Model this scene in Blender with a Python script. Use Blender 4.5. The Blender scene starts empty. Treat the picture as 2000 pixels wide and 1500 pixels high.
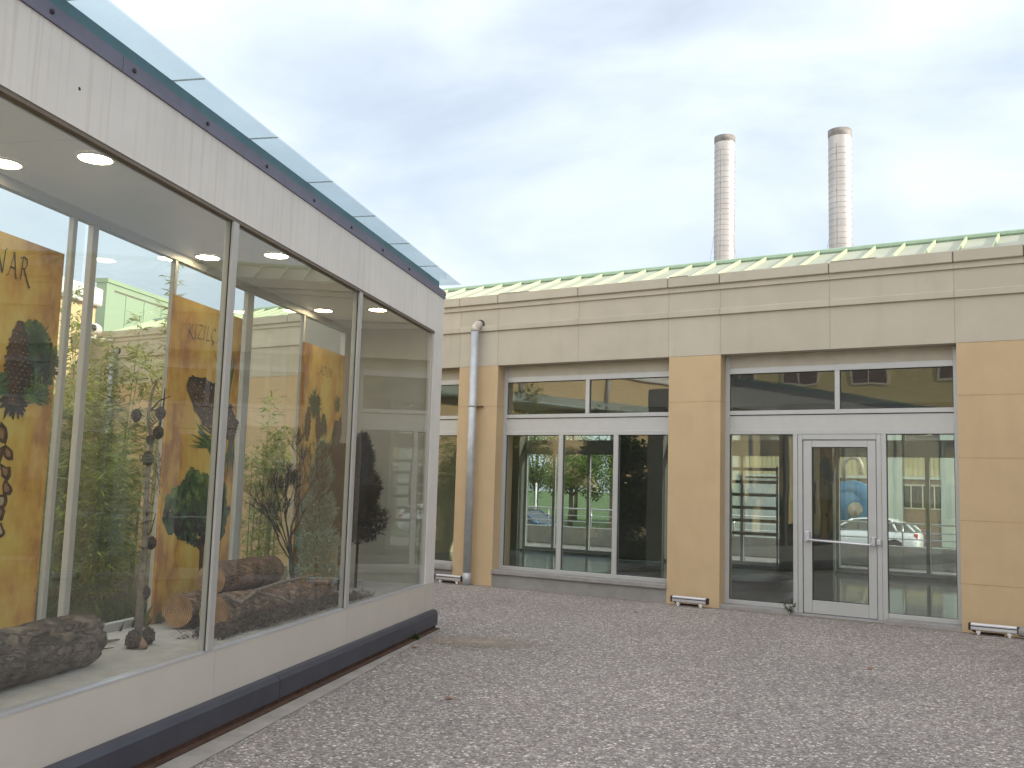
import bpy, bmesh, math, random
from mathutils import Vector, Matrix, noise

S = bpy.context.scene
COL = S.collection
R = math.radians

# ------------------------------------------------------------------ camera
cam = bpy.data.cameras.new("camera")
camo = bpy.data.objects.new("camera", cam)
COL.objects.link(camo)
cam.sensor_width = 36.0
cam.lens = 36.0 * 1840.0 / 2000.0
cam.clip_end = 2000
cam.clip_start = 0.05
camo.matrix_world = Matrix(((0.8520, 0.0313, 0.5226, 0.0),
                            (0.5227, -0.1074, -0.8457, 0.0),
                            (0.0297, 0.9937, -0.1079, 1.5),
                            (0, 0, 0, 1)))
_q = camo.matrix_world.to_quaternion().normalized()
camo.matrix_world = Matrix.Translation((0, 0, 1.5)) @ _q.to_matrix().to_4x4()
S.camera = camo

# ------------------------------------------------------------------ sky, sun, exposure
CLOUD_FRONT, CLOUD_BACK = (6.15, 6.75, 7.4), (15.5, 15.3, 15.0)
SUN_AZ, SUN_EL = R(73.3), R(24)
w = bpy.data.worlds.new("World")
S.world = w
w.use_nodes = True
nt = w.node_tree
bg = nt.nodes["Background"]
sky = nt.nodes.new("ShaderNodeTexSky")
sky.sky_type = 'NISHITA'
sky.sun_disc = False
sky.sun_elevation = SUN_EL
sky.sun_rotation = SUN_AZ
sky.air_density = 1.0
sky.dust_density = 2.0
sky.ozone_density = 1.2
tc = nt.nodes.new("ShaderNodeTexCoord")
mp = nt.nodes.new("ShaderNodeMapping")
mp.inputs["Scale"].default_value = (1.3, 1.3, 3.2)
mp.inputs["Rotation"].default_value = (0.25, 0.1, 0.6)
nz = nt.nodes.new("ShaderNodeTexNoise")
nz.inputs["Scale"].default_value = 2.1
nz.inputs["Detail"].default_value = 6
nz.inputs["Roughness"].default_value = 0.52
nz.inputs["Distortion"].default_value = 0.35
cr = nt.nodes.new("ShaderNodeValToRGB")
cr.color_ramp.elements[0].position = 0.36
cr.color_ramp.elements[0].color = (0.52, 0.52, 0.52, 1)
cr.color_ramp.elements[1].position = 0.64
cr.color_ramp.elements[1].color = (0.92, 0.92, 0.92, 1)
mx = nt.nodes.new("ShaderNodeMix")
mx.data_type = 'RGBA'
# thin high cloud, same units as the sky; the deck is thicker and brighter overhead and behind the camera
vm = nt.nodes.new("ShaderNodeVectorMath")
vm.operation = 'DOT_PRODUCT'
vm.inputs[1].default_value = Vector((0.25, -0.80, 0.55)).normalized()
nt.links.new(tc.outputs["Generated"], vm.inputs[0])
mr = nt.nodes.new("ShaderNodeMapRange")
mr.interpolation_type = 'SMOOTHSTEP'
mr.inputs["From Min"].default_value = 0.0
mr.inputs["From Max"].default_value = 0.9
nt.links.new(vm.outputs["Value"], mr.inputs["Value"])
dk = nt.nodes.new("ShaderNodeMix")
dk.data_type = 'RGBA'
dk.inputs[6].default_value = (CLOUD_FRONT[0], CLOUD_FRONT[1], CLOUD_FRONT[2], 1)
dk.inputs[7].default_value = (CLOUD_BACK[0], CLOUD_BACK[1], CLOUD_BACK[2], 1)
nt.links.new(mr.outputs["Result"], dk.inputs[0])
nt.links.new(dk.outputs[2], mx.inputs[7])
nt.links.new(tc.outputs["Generated"], mp.inputs["Vector"])
nt.links.new(mp.outputs["Vector"], nz.inputs["Vector"])
nt.links.new(nz.outputs["Fac"], cr.inputs["Fac"])
nt.links.new(cr.outputs["Color"], mx.inputs[0])
nt.links.new(sky.outputs["Color"], mx.inputs[6])
nt.links.new(mx.outputs[2], bg.inputs["Color"])
bg.inputs["Strength"].default_value = 0.105

sun = bpy.data.lights.new("sun", 'SUN')
sun.energy = 3.6
sun.angle = R(0.6)
sun.color = (1.0, 0.93, 0.80)
suno = bpy.data.objects.new("sun", sun)
COL.objects.link(suno)
sdir = Vector((math.sin(SUN_AZ) * math.cos(SUN_EL), math.cos(SUN_AZ) * math.cos(SUN_EL), math.sin(SUN_EL)))
suno.rotation_euler = sdir.to_track_quat('Z', 'Y').to_euler()

S.view_settings.view_transform = 'Standard'
S.view_settings.look = 'None'
S.view_settings.gamma = 1
S.view_settings.exposure = 0.75
S.cycles.max_bounces = 10
S.cycles.transparent_max_bounces = 24
S.cycles.use_denoising = True
S.cycles.sample_clamp_indirect = 6

# ------------------------------------------------------------------ materials
M = {}


def mat(name, col, rough=0.7, metal=0.0, var=0.08, scale=6.0, detail=4, bump=0.0, bscale=None,
        stretch=(1, 1, 1), spec=0.5, alt=None, coords="Object", coat=0.0):
    m = bpy.data.materials.new(name)
    m.use_nodes = True
    t = m.node_tree
    b = t.nodes["Principled BSDF"]
    b.inputs["Roughness"].default_value = rough
    b.inputs["Metallic"].default_value = metal
    b.inputs["Specular IOR Level"].default_value = spec
    if coat:
        b.inputs["Coat Weight"].default_value = coat
        b.inputs["Coat Roughness"].default_value = 0.08
    c = t.nodes.new("ShaderNodeTexCoord")
    mpn = t.nodes.new("ShaderNodeMapping")
    mpn.inputs["Scale"].default_value = stretch
    n = t.nodes.new("ShaderNodeTexNoise")
    n.inputs["Scale"].default_value = scale
    n.inputs["Detail"].default_value = detail
    n.inputs["Roughness"].default_value = 0.6
    r = t.nodes.new("ShaderNodeValToRGB")
    lo = alt if alt else tuple(max(0, x * (1 - var)) for x in col)
    hi = tuple(min(1, x * (1 + var)) for x in col)
    r.color_ramp.elements[0].position = 0.32
    r.color_ramp.elements[1].position = 0.68
    r.color_ramp.elements[0].color = (*lo, 1)
    r.color_ramp.elements[1].color = (*hi, 1)
    t.links.new(c.outputs[coords], mpn.inputs["Vector"])
    t.links.new(mpn.outputs["Vector"], n.inputs["Vector"])
    t.links.new(n.outputs["Fac"], r.inputs["Fac"])
    t.links.new(r.outputs["Color"], b.inputs["Base Color"])
    if bump:
        n2 = t.nodes.new("ShaderNodeTexNoise")
        n2.inputs["Scale"].default_value = bscale or scale * 8
        n2.inputs["Detail"].default_value = 5
        bp = t.nodes.new("ShaderNodeBump")
        bp.inputs["Strength"].default_value = bump
        bp.inputs["Distance"].default_value = 0.01
        t.links.new(mpn.outputs["Vector"], n2.inputs["Vector"])
        t.links.new(n2.outputs["Fac"], bp.inputs["Height"])
        t.links.new(bp.outputs["Normal"], b.inputs["Normal"])
    M[name] = m
    return m


def glass(name, f0=0.08, tint=(0.93, 0.97, 0.95), dirt=0.0):
    """thin pane: see-through with a Schlick reflection on the outer side of each face"""
    m = bpy.data.materials.new(name)
    m.use_nodes = True
    t = m.node_tree
    t.nodes.remove(t.nodes["Principled BSDF"])
    out = t.nodes["Material Output"]
    tr = t.nodes.new("ShaderNodeBsdfTransparent")
    tr.inputs["Color"].default_value = (*tint, 1)
    gl = t.nodes.new("ShaderNodeBsdfGlossy")
    gl.inputs["Roughness"].default_value = 0.0
    gl.inputs["Color"].default_value = (0.97, 1, 0.99, 1)
    lw = t.nodes.new("ShaderNodeLayerWeight")
    lw.inputs["Blend"].default_value = 0.5

    def math_(op, a, bb):
        n = t.nodes.new("ShaderNodeMath")
        n.operation = op
        for i, v in enumerate((a, bb)):
            if isinstance(v, (int, float)):
                n.inputs[i].default_value = v
            else:
                t.links.new(v, n.inputs[i])
        return n.outputs[0]
    p = math_('POWER', lw.outputs["Facing"], 5.0)
    sch = math_('ADD', math_('MULTIPLY', p, 1 - f0), f0)
    geo = t.nodes.new("ShaderNodeNewGeometry")
    front = math_('SUBTRACT', 1.0, geo.outputs["Backfacing"])
    fac = math_('MULTIPLY', sch, front)
    # slight waviness of real panes
    tcn = t.nodes.new("ShaderNodeTexCoord")
    nn = t.nodes.new("ShaderNodeTexNoise")
    nn.inputs["Scale"].default_value = 0.9
    bp = t.nodes.new("ShaderNodeBump")
    bp.inputs["Strength"].default_value = 0.10
    bp.inputs["Distance"].default_value = 0.02
    t.links.new(tcn.outputs["Object"], nn.inputs["Vector"])
    t.links.new(nn.outputs["Fac"], bp.inputs["Height"])
    t.links.new(bp.outputs["Normal"], gl.inputs["Normal"])
    ms = t.nodes.new("ShaderNodeMixShader")
    t.links.new(fac, ms.inputs[0])
    t.links.new(tr.outputs[0], ms.inputs[1])
    t.links.new(gl.outputs[0], ms.inputs[2])
    last = ms.outputs[0]
    if dirt:
        df = t.nodes.new("ShaderNodeBsdfDiffuse")
        df.inputs["Color"].default_value = (0.5, 0.49, 0.47, 1)
        n3 = t.nodes.new("ShaderNodeTexNoise")
        n3.inputs["Scale"].default_value = 2.5
        n3.inputs["Detail"].default_value = 8
        t.links.new(tcn.outputs["Object"], n3.inputs["Vector"])
        ms2 = t.nodes.new("ShaderNodeMixShader")
        t.links.new(math_('MULTIPLY', n3.outputs["Fac"], dirt * 2), ms2.inputs[0])
        t.links.new(last, ms2.inputs[1])
        t.links.new(df.outputs[0], ms2.inputs[2])
        last = ms2.outputs[0]
    t.links.new(last, out.inputs["Surface"])
    M[name] = m
    return m


def emit(name, col, strength):
    m = bpy.data.materials.new(name)
    m.use_nodes = True
    b = m.node_tree.nodes["Principled BSDF"]
    b.inputs["Base Color"].default_value = (*col, 1)
    b.inputs["Emission Color"].default_value = (*col, 1)
    b.inputs["Emission Strength"].default_value = strength
    M[name] = m


def streaks(name, col, dark, rough=0.6, dens=9.0, amount=0.5, metal=0.0):
    """painted panel with faint vertical rain streaks and speckle"""
    m = mat(name, col, rough, metal, var=0.04, scale=3.0, bump=0.05, bscale=90)
    t = m.node_tree
    b = t.nodes["Principled BSDF"]
    base = b.inputs["Base Color"].links[0].from_socket
    c = t.nodes.new("ShaderNodeTexCoord")
    mpn = t.nodes.new("ShaderNodeMapping")
    mpn.inputs["Scale"].default_value = (dens, dens, 0.25)
    n = t.nodes.new("ShaderNodeTexNoise")
    n.inputs["Scale"].default_value = 3.0
    n.inputs["Detail"].default_value = 5
    r = t.nodes.new("ShaderNodeValToRGB")
    r.color_ramp.elements[0].position = 0.52
    r.color_ramp.elements[1].position = 0.75
    r.color_ramp.elements[1].color = (amount, amount, amount, 1)
    mxx = t.nodes.new("ShaderNodeMix")
    mxx.data_type = 'RGBA'
    mxx.inputs[7].default_value = (*dark, 1)
    t.links.new(c.outputs["Object"], mpn.inputs["Vector"])
    t.links.new(mpn.outputs["Vector"], n.inputs["Vector"])
    t.links.new(n.outputs["Fac"], r.inputs["Fac"])
    t.links.new(r.outputs["Color"], mxx.inputs[0])
    t.links.new(base, mxx.inputs[6])
    g = t.nodes.new("ShaderNodeNewGeometry")
    mr_ = t.nodes.new("ShaderNodeMapRange")
    mr_.inputs["To Min"].default_value = 0.94
    mr_.inputs["To Max"].default_value = 1.03
    hv = t.nodes.new("ShaderNodeHueSaturation")
    t.links.new(g.outputs["Random Per Island"], mr_.inputs["Value"])
    t.links.new(mr_.outputs["Result"], hv.inputs["Value"])
    t.links.new(mxx.outputs[2], hv.inputs["Color"])
    t.links.new(hv.outputs["Color"], b.inputs["Base Color"])
    return m


def leafmat(name, a, b_, rough=0.55, trans=0.25):
    """foliage: hue varies from leaf to leaf (per mesh island) and lets some light through"""
    m = bpy.data.materials.new(name)
    m.use_nodes = True
    t = m.node_tree
    b = t.nodes["Principled BSDF"]
    b.inputs["Roughness"].default_value = rough
    b.inputs["Specular IOR Level"].default_value = 0.25
    g = t.nodes.new("ShaderNodeNewGeometry")
    r = t.nodes.new("ShaderNodeValToRGB")
    r.color_ramp.elements[0].color = (*a, 1)
    r.color_ramp.elements[1].color = (*b_, 1)
    t.links.new(g.outputs["Random Per Island"], r.inputs["Fac"])
    t.links.new(r.outputs["Color"], b.inputs["Base Color"])
    if trans:
        tl = t.nodes.new("ShaderNodeBsdfTranslucent")
        ms = t.nodes.new("ShaderNodeMixShader")
        ms.inputs[0].default_value = trans
        t.links.new(r.outputs["Color"], tl.inputs["Color"])
        t.links.new(b.outputs[0], ms.inputs[1])
        t.links.new(tl.outputs[0], ms.inputs[2])
        t.links.new(ms.outputs[0], t.nodes["Material Output"].inputs["Surface"])
    M[name] = m


def bark_mat(name, dark, light, sc, crack=0.6):
    m = mat(name, light, 0.95, 0, scale=9, detail=9, bump=0.0, alt=dark)
    t = m.node_tree
    bb = t.nodes["Principled BSDF"]
    base = bb.inputs["Base Color"].links[0].from_socket
    c = t.nodes.new("ShaderNodeTexCoord")
    mp_ = t.nodes.new("ShaderNodeMapping")
    mp_.inputs["Scale"].default_value = (2.4, 0.45, 2.4)
    n = t.nodes.new("ShaderNodeTexNoise")
    n.inputs["Scale"].default_value = 5
    n.inputs["Detail"].default_value = 6
    ad = t.nodes.new("ShaderNodeMix")
    ad.data_type = 'RGBA'
    ad.blend_type = 'LINEAR_LIGHT'
    ad.inputs[0].default_value = 0.30
    v = t.nodes.new("ShaderNodeTexVoronoi")
    v.feature = 'DISTANCE_TO_EDGE'
    v.inputs["Scale"].default_value = sc
    r = t.nodes.new("ShaderNodeValToRGB")
    r.color_ramp.elements[0].position = 0.0
    r.color_ramp.elements[0].color = (0.10, 0.10, 0.10, 1)
    r.color_ramp.elements[1].position = 0.16
    r.color_ramp.elements[1].color = (1, 1, 1, 1)
    mu = t.nodes.new("ShaderNodeMix")
    mu.data_type = 'RGBA'
    mu.blend_type = 'MULTIPLY'
    mu.inputs[0].default_value = crack
    t.links.new(c.outputs["Object"], mp_.inputs["Vector"])
    t.links.new(mp_.outputs["Vector"], n.inputs["Vector"])
    t.links.new(mp_.outputs["Vector"], ad.inputs[6])
    t.links.new(n.outputs["Color"], ad.inputs[7])
    t.links.new(ad.outputs[2], v.inputs["Vector"])
    t.links.new(v.outputs["Distance"], r.inputs["Fac"])
    t.links.new(base, mu.inputs[6])
    t.links.new(r.outputs["Color"], mu.inputs[7])
    t.links.new(mu.outputs[2], bb.inputs["Base Color"])
    n2 = t.nodes.new("ShaderNodeTexNoise")
    n2.inputs["Scale"].default_value = 38
    n2.inputs["Detail"].default_value = 6
    t.links.new(mp_.outputs["Vector"], n2.inputs["Vector"])
    hh = t.nodes.new("ShaderNodeMath")
    hh.operation = 'MULTIPLY_ADD'
    hh.inputs[1].default_value = 0.5
    t.links.new(n2.outputs["Fac"], hh.inputs[0])
    t.links.new(r.outputs["Color"], hh.inputs[2])
    bp = t.nodes.new("ShaderNodeBump")
    bp.inputs["Strength"].default_value = 0.9
    bp.inputs["Distance"].default_value = 0.02
    t.links.new(hh.outputs[0], bp.inputs["Height"])
    t.links.new(bp.outputs["Normal"], bb.inputs["Normal"])


streaks("stone_cladding", (0.455, 0.42, 0.34), (0.365, 0.315, 0.245), 0.8, dens=1.6, amount=0.3)
mat("joint_soft", (0.33, 0.285, 0.225), 0.9)
mat("joint_yellow", (0.40, 0.285, 0.16), 0.9)
mat("joint", (0.17, 0.14, 0.11), 0.9)
streaks("yellow_render", (0.505, 0.378, 0.227), (0.42, 0.30, 0.17), 0.85, dens=1.1, amount=0.35)
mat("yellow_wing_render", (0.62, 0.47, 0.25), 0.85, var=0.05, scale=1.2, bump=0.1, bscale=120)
mat("white_coping", (0.72, 0.70, 0.66), 0.7)
mat("frame_metal", (0.46, 0.47, 0.47), 0.42, 0.25, var=0.03)
mat("panel_metal", (0.47, 0.475, 0.46), 0.5, 0.15, var=0.03)
mat("lintel_panel", (0.44, 0.41, 0.34), 0.7, var=0.06)
mat("gasket", (0.03, 0.03, 0.03), 0.6)
mat("sill_stone", (0.27, 0.26, 0.255), 0.7, var=0.12, scale=9, bump=0.1)
mat("plinth_render", (0.25, 0.245, 0.24), 0.85, var=0.12, scale=4, bump=0.1)
mat("green_metal", (0.35, 0.37, 0.285), 0.5, 0.0, var=0.10, scale=1.5)
mat("green_seam", (0.44, 0.51, 0.32), 0.45, 0.0, var=0.05)
mat("green_clad", (0.33, 0.42, 0.285), 0.55, var=0.05, scale=1.0)
mat("green_cap", (0.33, 0.46, 0.34), 0.5)
mat("galvanised", (0.42, 0.44, 0.46), 0.45, 0.35, var=0.12, scale=7)
mat("galvanised_elbow", (0.52, 0.47, 0.42), 0.6, 0.2, var=0.3, scale=14)
mat("black_rubber", (0.02, 0.02, 0.02), 0.7)
mat("aluminium", (0.60, 0.60, 0.64), 0.38, 0.55, var=0.05)
mat("white_plastic", (0.72, 0.71, 0.69), 0.5)
streaks("pavilion_panel", (0.66, 0.63, 0.595), (0.50, 0.43, 0.39), 0.55, dens=12, amount=0.55)
mat("pavilion_base_panel", (0.515, 0.482, 0.432), 0.55, var=0.03, scale=3, bump=0.04, bscale=120)
mat("purple_trim", (0.15, 0.14, 0.20), 0.5, 0.0, var=0.1)
mat("teal_trim", (0.07, 0.155, 0.19), 0.45, 0.0, var=0.1)
mat("plinth_metal", (0.055, 0.058, 0.078), 0.42, 0.25, var=0.12, scale=4, bump=0.03)
mat("rust_base", (0.07, 0.035, 0.022), 0.9, var=0.4, scale=12)
mat("ceiling_panel", (0.80, 0.78, 0.75), 0.35, 0.0, var=0.02)
mat("mullion_metal", (0.43, 0.42, 0.40), 0.45, 0.2, var=0.03)
mat("brown_bead", (0.16, 0.13, 0.10), 0.6)
mat("display_floor", (0.40, 0.375, 0.36), 0.9, var=0.12, scale=11, bump=0.3, bscale=60)
mat("end_panel", (0.36, 0.345, 0.30), 0.6, var=0.03)
emit("downlight_lens", (1.0, 0.80, 0.50), 22.0)
mat("poster_back", (0.25, 0.2, 0.14), 0.7)
mat("ink", (0.055, 0.035, 0.02), 0.8)
bark_mat("bark", (0.045, 0.034, 0.029), (0.23, 0.18, 0.145), 6.0, 0.38)
bark_mat("red_bark", (0.075, 0.038, 0.028), (0.235, 0.125, 0.085), 6.0, 0.25)
bark_mat("flaky_bark", (0.06, 0.04, 0.03), (0.40, 0.26, 0.18), 9.0, 0.5)
mat("bark_crack", (0.02, 0.015, 0.012), 1.0)
mat("cone_brown", (0.05, 0.033, 0.026), 0.8, var=0.4, scale=30)
mat("litter", (0.075, 0.05, 0.038), 0.95, var=0.6, scale=30, alt=(0.02, 0.014, 0.012))
mat("dry_stem", (0.19, 0.155, 0.125), 0.9, var=0.4, scale=18)
mat("dark_stem", (0.045, 0.033, 0.028), 0.9, var=0.4, scale=18)
mat("cut_stick", (0.24, 0.15, 0.10), 0.85, var=0.2, scale=12)
leafmat("dead_needles", (0.018, 0.009, 0.007), (0.065, 0.03, 0.022), 0.9, 0.1)
leafmat("dead_twigs", (0.03, 0.02, 0.015), (0.075, 0.05, 0.035), 0.9, 0)
leafmat("spruce_needles", (0.09, 0.18, 0.13), (0.40, 0.50, 0.42), 0.7, 0.2)
leafmat("bamboo_leaf", (0.15, 0.22, 0.03), (0.42, 0.46, 0.10), 0.55, 0.4)
leafmat("bamboo_leaf_olive", (0.17, 0.20, 0.035), (0.44, 0.44, 0.11), 0.55, 0.4)
mat("culm", (0.20, 0.24, 0.07), 0.5, var=0.3)
leafmat("grass_blade", (0.035, 0.065, 0.018), (0.135, 0.15, 0.05), 0.7, 0.3)
mat("soil", (0.10, 0.075, 0.05), 0.95, var=0.4, scale=5, bump=0.4)
leafmat("tree_leaf", (0.055, 0.11, 0.022), (0.19, 0.27, 0.06), 0.6, 0.3)
leafmat("dark_leaf", (0.012, 0.03, 0.010), (0.05, 0.085, 0.025), 0.6, 0.2)
leafmat("weed_leaf", (0.03, 0.065, 0.02), (0.09, 0.14, 0.04), 0.6, 0.2)
mat("trunk", (0.10, 0.08, 0.06), 0.9, var=0.3, scale=10)
mat("concrete", (0.42, 0.405, 0.37), 0.85, var=0.1, scale=4, bump=0.1)
mat("concrete_strip_mat", (0.30, 0.275, 0.25), 0.9, var=0.14, scale=5, bump=0.15, bscale=70)
mat("asphalt_mat", (0.085, 0.085, 0.088), 0.9, var=0.2, scale=8, bump=0.2)
mat("grass_far", (0.07, 0.12, 0.03), 0.95, var=0.4, scale=0.7)
mat("steel_rail", (0.55, 0.55, 0.55), 0.3, 0.7, var=0.03)
mat("chimney_metal", (0.43, 0.40, 0.385), 0.42, 0.4, var=0.14, scale=0.8, detail=6, bump=0.2, bscale=2)
mat("chimney_band", (0.34, 0.315, 0.30), 0.7, 0.3, var=0.3, scale=2)
mat("chimney_top", (0.22, 0.20, 0.19), 0.75, 0.2, var=0.4, scale=2)
mat("int_wall", (0.52, 0.44, 0.30), 0.85, var=0.04)
mat("int_ceiling", (0.40, 0.37, 0.31), 0.9)
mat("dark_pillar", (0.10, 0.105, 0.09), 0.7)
mat("int_floor", (0.24, 0.245, 0.22), 0.06, 0.0, var=0.08, scale=2.0, spec=0.8)
mat("reflection_blue", (0.33, 0.42, 0.47), 0.12, var=0.05, scale=2, spec=0.8)  # tint of the painted reflection on the interior floor
mat("slat_grey", (0.34, 0.31, 0.26), 0.7)
mat("dark_counter", (0.012, 0.012, 0.016), 0.35)
mat("car_white", (0.78, 0.78, 0.77), 0.3, 0.0, var=0.01, coat=0.7)
mat("car_blue", (0.06, 0.11, 0.20), 0.3, 0.4, var=0.01, coat=0.7)
mat("car_silver", (0.55, 0.56, 0.55), 0.3, 0.5, var=0.01, coat=0.7)
mat("car_black", (0.02, 0.02, 0.022), 0.3, 0.2, var=0.01, coat=0.7)
mat("car_window", (0.02, 0.025, 0.03), 0.06, 0.0, var=0.0, spec=0.8)
mat("tyre", (0.02, 0.02, 0.02), 0.8)
mat("rim", (0.45, 0.45, 0.46), 0.35, 0.8)
mat("red_lens", (0.45, 0.02, 0.02), 0.25)
mat("clear_lens", (0.75, 0.76, 0.78), 0.15)
mat("turbine_blue", (0.05, 0.17, 0.28), 0.45, 0.1, var=0.12, scale=3)
mat("turbine_hub", (0.35, 0.30, 0.22), 0.6, 0.2, var=0.25, scale=5)
mat("yellow_corrugated", (0.52, 0.45, 0.25), 0.5, 0.1, var=0.05)
mat("grey_pier", (0.52, 0.55, 0.47), 0.8, var=0.06)
mat("factory_dark", (0.10, 0.085, 0.07), 0.8, var=0.3, scale=1.0)
mat("roof_tile", (0.22, 0.10, 0.07), 0.85, var=0.3, scale=6)
mat("house_render", (0.56, 0.45, 0.22), 0.9, var=0.06, scale=1)
mat("house_render_pale", (0.52, 0.40, 0.25), 0.9, var=0.06, scale=1)
mat("house_frame", (0.60, 0.55, 0.42), 0.7)
mat("house_pane", (0.09, 0.03, 0.04), 0.15, spec=0.7)
mat("camera_white", (0.72, 0.66, 0.60), 0.4)
mat("camera_lens", (0.015, 0.015, 0.02), 0.1)
mat("eave_metal", (0.34, 0.40, 0.36), 0.5, 0.2, var=0.12, scale=2)
mat("dust", (0.36, 0.305, 0.245), 0.95, var=0.15, scale=9)
glass("main_glass", f0=0.14, tint=(0.925, 0.96, 0.945), dirt=0.010)
glass("pavilion_glass", f0=0.075, tint=(0.95, 0.97, 0.96), dirt=0.02)
glass("canopy_glass", f0=0.05, tint=(0.85, 0.91, 0.92), dirt=0.05)


def brick_mat(name, c1, c2, mortar, scale=1.0, bw=0.5, rh=0.16):
    m = bpy.data.materials.new(name)
    m.use_nodes = True
    t = m.node_tree
    b = t.nodes["Principled BSDF"]
    b.inputs["Roughness"].default_value = 0.9
    c = t.nodes.new("ShaderNodeTexCoord")
    mpn = t.nodes.new("ShaderNodeMapping")
    mpn.inputs["Rotation"].default_value = (R(90), 0, 0)
    br = t.nodes.new("ShaderNodeTexBrick")
    br.inputs["Color1"].default_value = (*c1, 1)
    br.inputs["Color2"].default_value = (*c2, 1)
    br.inputs["Mortar"].default_value = (*mortar, 1)
    br.inputs["Scale"].default_value = scale
    br.inputs["Brick Width"].default_value = bw
    br.inputs["Row Height"].default_value = rh
    br.inputs["Mortar Size"].default_value = 0.015
    t.links.new(c.outputs["Object"], mpn.inputs["Vector"])
    t.links.new(mpn.outputs["Vector"], br.inputs["Vector"])
    t.links.new(br.outputs["Color"], b.inputs["Base Color"])
    M[name] = m


brick_mat("factory_brick", (0.30, 0.15, 0.10), (0.24, 0.12, 0.085), (0.30, 0.26, 0.22), 1.0, 0.25, 0.08)


def aggregate_mat():
    """exposed pebble concrete: small stones of many greys and pinks in a pale matrix, dusty patches"""
    m = bpy.data.materials.new("exposed_aggregate")
    m.use_nodes = True
    t = m.node_tree
    b = t.nodes["Principled BSDF"]
    b.inputs["Roughness"].default_value = 0.6
    b.inputs["Specular IOR Level"].default_value = 0.5
    c = t.nodes.new("ShaderNodeTexCoord")
    v = t.nodes.new("ShaderNodeTexVoronoi")
    v.inputs["Scale"].default_value = 53
    v.inputs["Randomness"].default_value = 1.0
    sep = t.nodes.new("ShaderNodeSeparateColor")
    r = t.nodes.new("ShaderNodeValToRGB")
    e = r.color_ramp
    e.interpolation = 'LINEAR'
    e.elements[0].position = 0.0
    e.elements[0].color = (0.05, 0.047, 0.048, 1)
    e.elements[1].position = 1.0
    e.elements[1].color = (0.86, 0.80, 0.76, 1)
    for p, cc in ((0.20, (0.16, 0.145, 0.148)), (0.38, (0.25, 0.213, 0.206)), (0.55, (0.35, 0.303, 0.287)),
                  (0.72, (0.31, 0.31, 0.31)), (0.86, (0.54, 0.49, 0.46))):
        el = e.elements.new(p)
        el.color = (*cc, 1)
    t.links.new(c.outputs["Object"], v.inputs["Vector"])
    t.links.new(v.outputs["Color"], sep.inputs[0])
    t.links.new(sep.outputs[0], r.inputs["Fac"])
    # finer second layer
    v2 = t.nodes.new("ShaderNodeTexVoronoi")
    v2.inputs["Scale"].default_value = 95
    t.links.new(c.outputs["Object"], v2.inputs["Vector"])
    sep2 = t.nodes.new("ShaderNodeSeparateColor")
    t.links.new(v2.outputs["Color"], sep2.inputs[0])
    r2 = t.nodes.new("ShaderNodeValToRGB")
    r2.color_ramp.elements[0].color = (0.17, 0.155, 0.155, 1)
    r2.color_ramp.elements[1].color = (0.47, 0.43, 0.41, 1)
    t.links.new(sep2.outputs[1], r2.inputs["Fac"])
    mixa = t.nodes.new("ShaderNodeMix")
    mixa.data_type = 'RGBA'
    mixa.inputs[0].default_value = 0.24
    t.links.new(r.outputs["Color"], mixa.inputs[6])
    t.links.new(r2.outputs["Color"], mixa.inputs[7])
    # cement matrix between the stones
    edge = t.nodes.new("ShaderNodeTexVoronoi")
    edge.feature = 'DISTANCE_TO_EDGE'
    edge.inputs["Scale"].default_value = 53
    t.links.new(c.outputs["Object"], edge.inputs["Vector"])
    er = t.nodes.new("ShaderNodeValToRGB")
    er.color_ramp.elements[0].position = 0.02
    er.color_ramp.elements[0].color = (0.8, 0.8, 0.8, 1)
    er.color_ramp.elements[1].position = 0.17
    er.color_ramp.elements[1].color = (0, 0, 0, 1)
    t.links.new(edge.outputs["Distance"], er.inputs["Fac"])
    mixb = t.nodes.new("ShaderNodeMix")
    mixb.data_type = 'RGBA'
    mixb.inputs[7].default_value = (0.125, 0.11, 0.105, 1)
    t.links.new(er.outputs["Color"], mixb.inputs[0])
    t.links.new(mixa.outputs[2], mixb.inputs[6])
    # broad tone and dust
    n = t.nodes.new("ShaderNodeTexNoise")
    n.inputs["Scale"].default_value = 0.55
    n.inputs["Detail"].default_value = 6
    t.links.new(c.outputs["Object"], n.inputs["Vector"])
    nr = t.nodes.new("ShaderNodeValToRGB")
    nr.color_ramp.elements[0].position = 0.3
    nr.color_ramp.elements[0].color = (0.99, 0.985, 0.975, 1)
    nr.color_ramp.elements[1].position = 0.7
    nr.color_ramp.elements[1].color = (1.26, 1.235, 1.21, 1)
    t.links.new(n.outputs["Fac"], nr.inputs["Fac"])
    mixc = t.nodes.new("ShaderNodeMix")
    mixc.data_type = 'RGBA'
    mixc.blend_type = 'MULTIPLY'
    mixc.inputs[0].default_value = 1
    t.links.new(mixb.outputs[2], mixc.inputs[6])
    t.links.new(nr.outputs["Color"], mixc.inputs[7])
    t.links.new(mixc.outputs[2], b.inputs["Base Color"])
    bp = t.nodes.new("ShaderNodeBump")
    bp.inputs["Strength"].default_value = 0.8
    bp.inputs["Distance"].default_value = 0.012
    t.links.new(v.outputs["Distance"], bp.inputs["Height"])
    bp.invert = True
    t.links.new(bp.outputs["Normal"], b.inputs["Normal"])
    M["exposed_aggregate"] = m


aggregate_mat()


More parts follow.
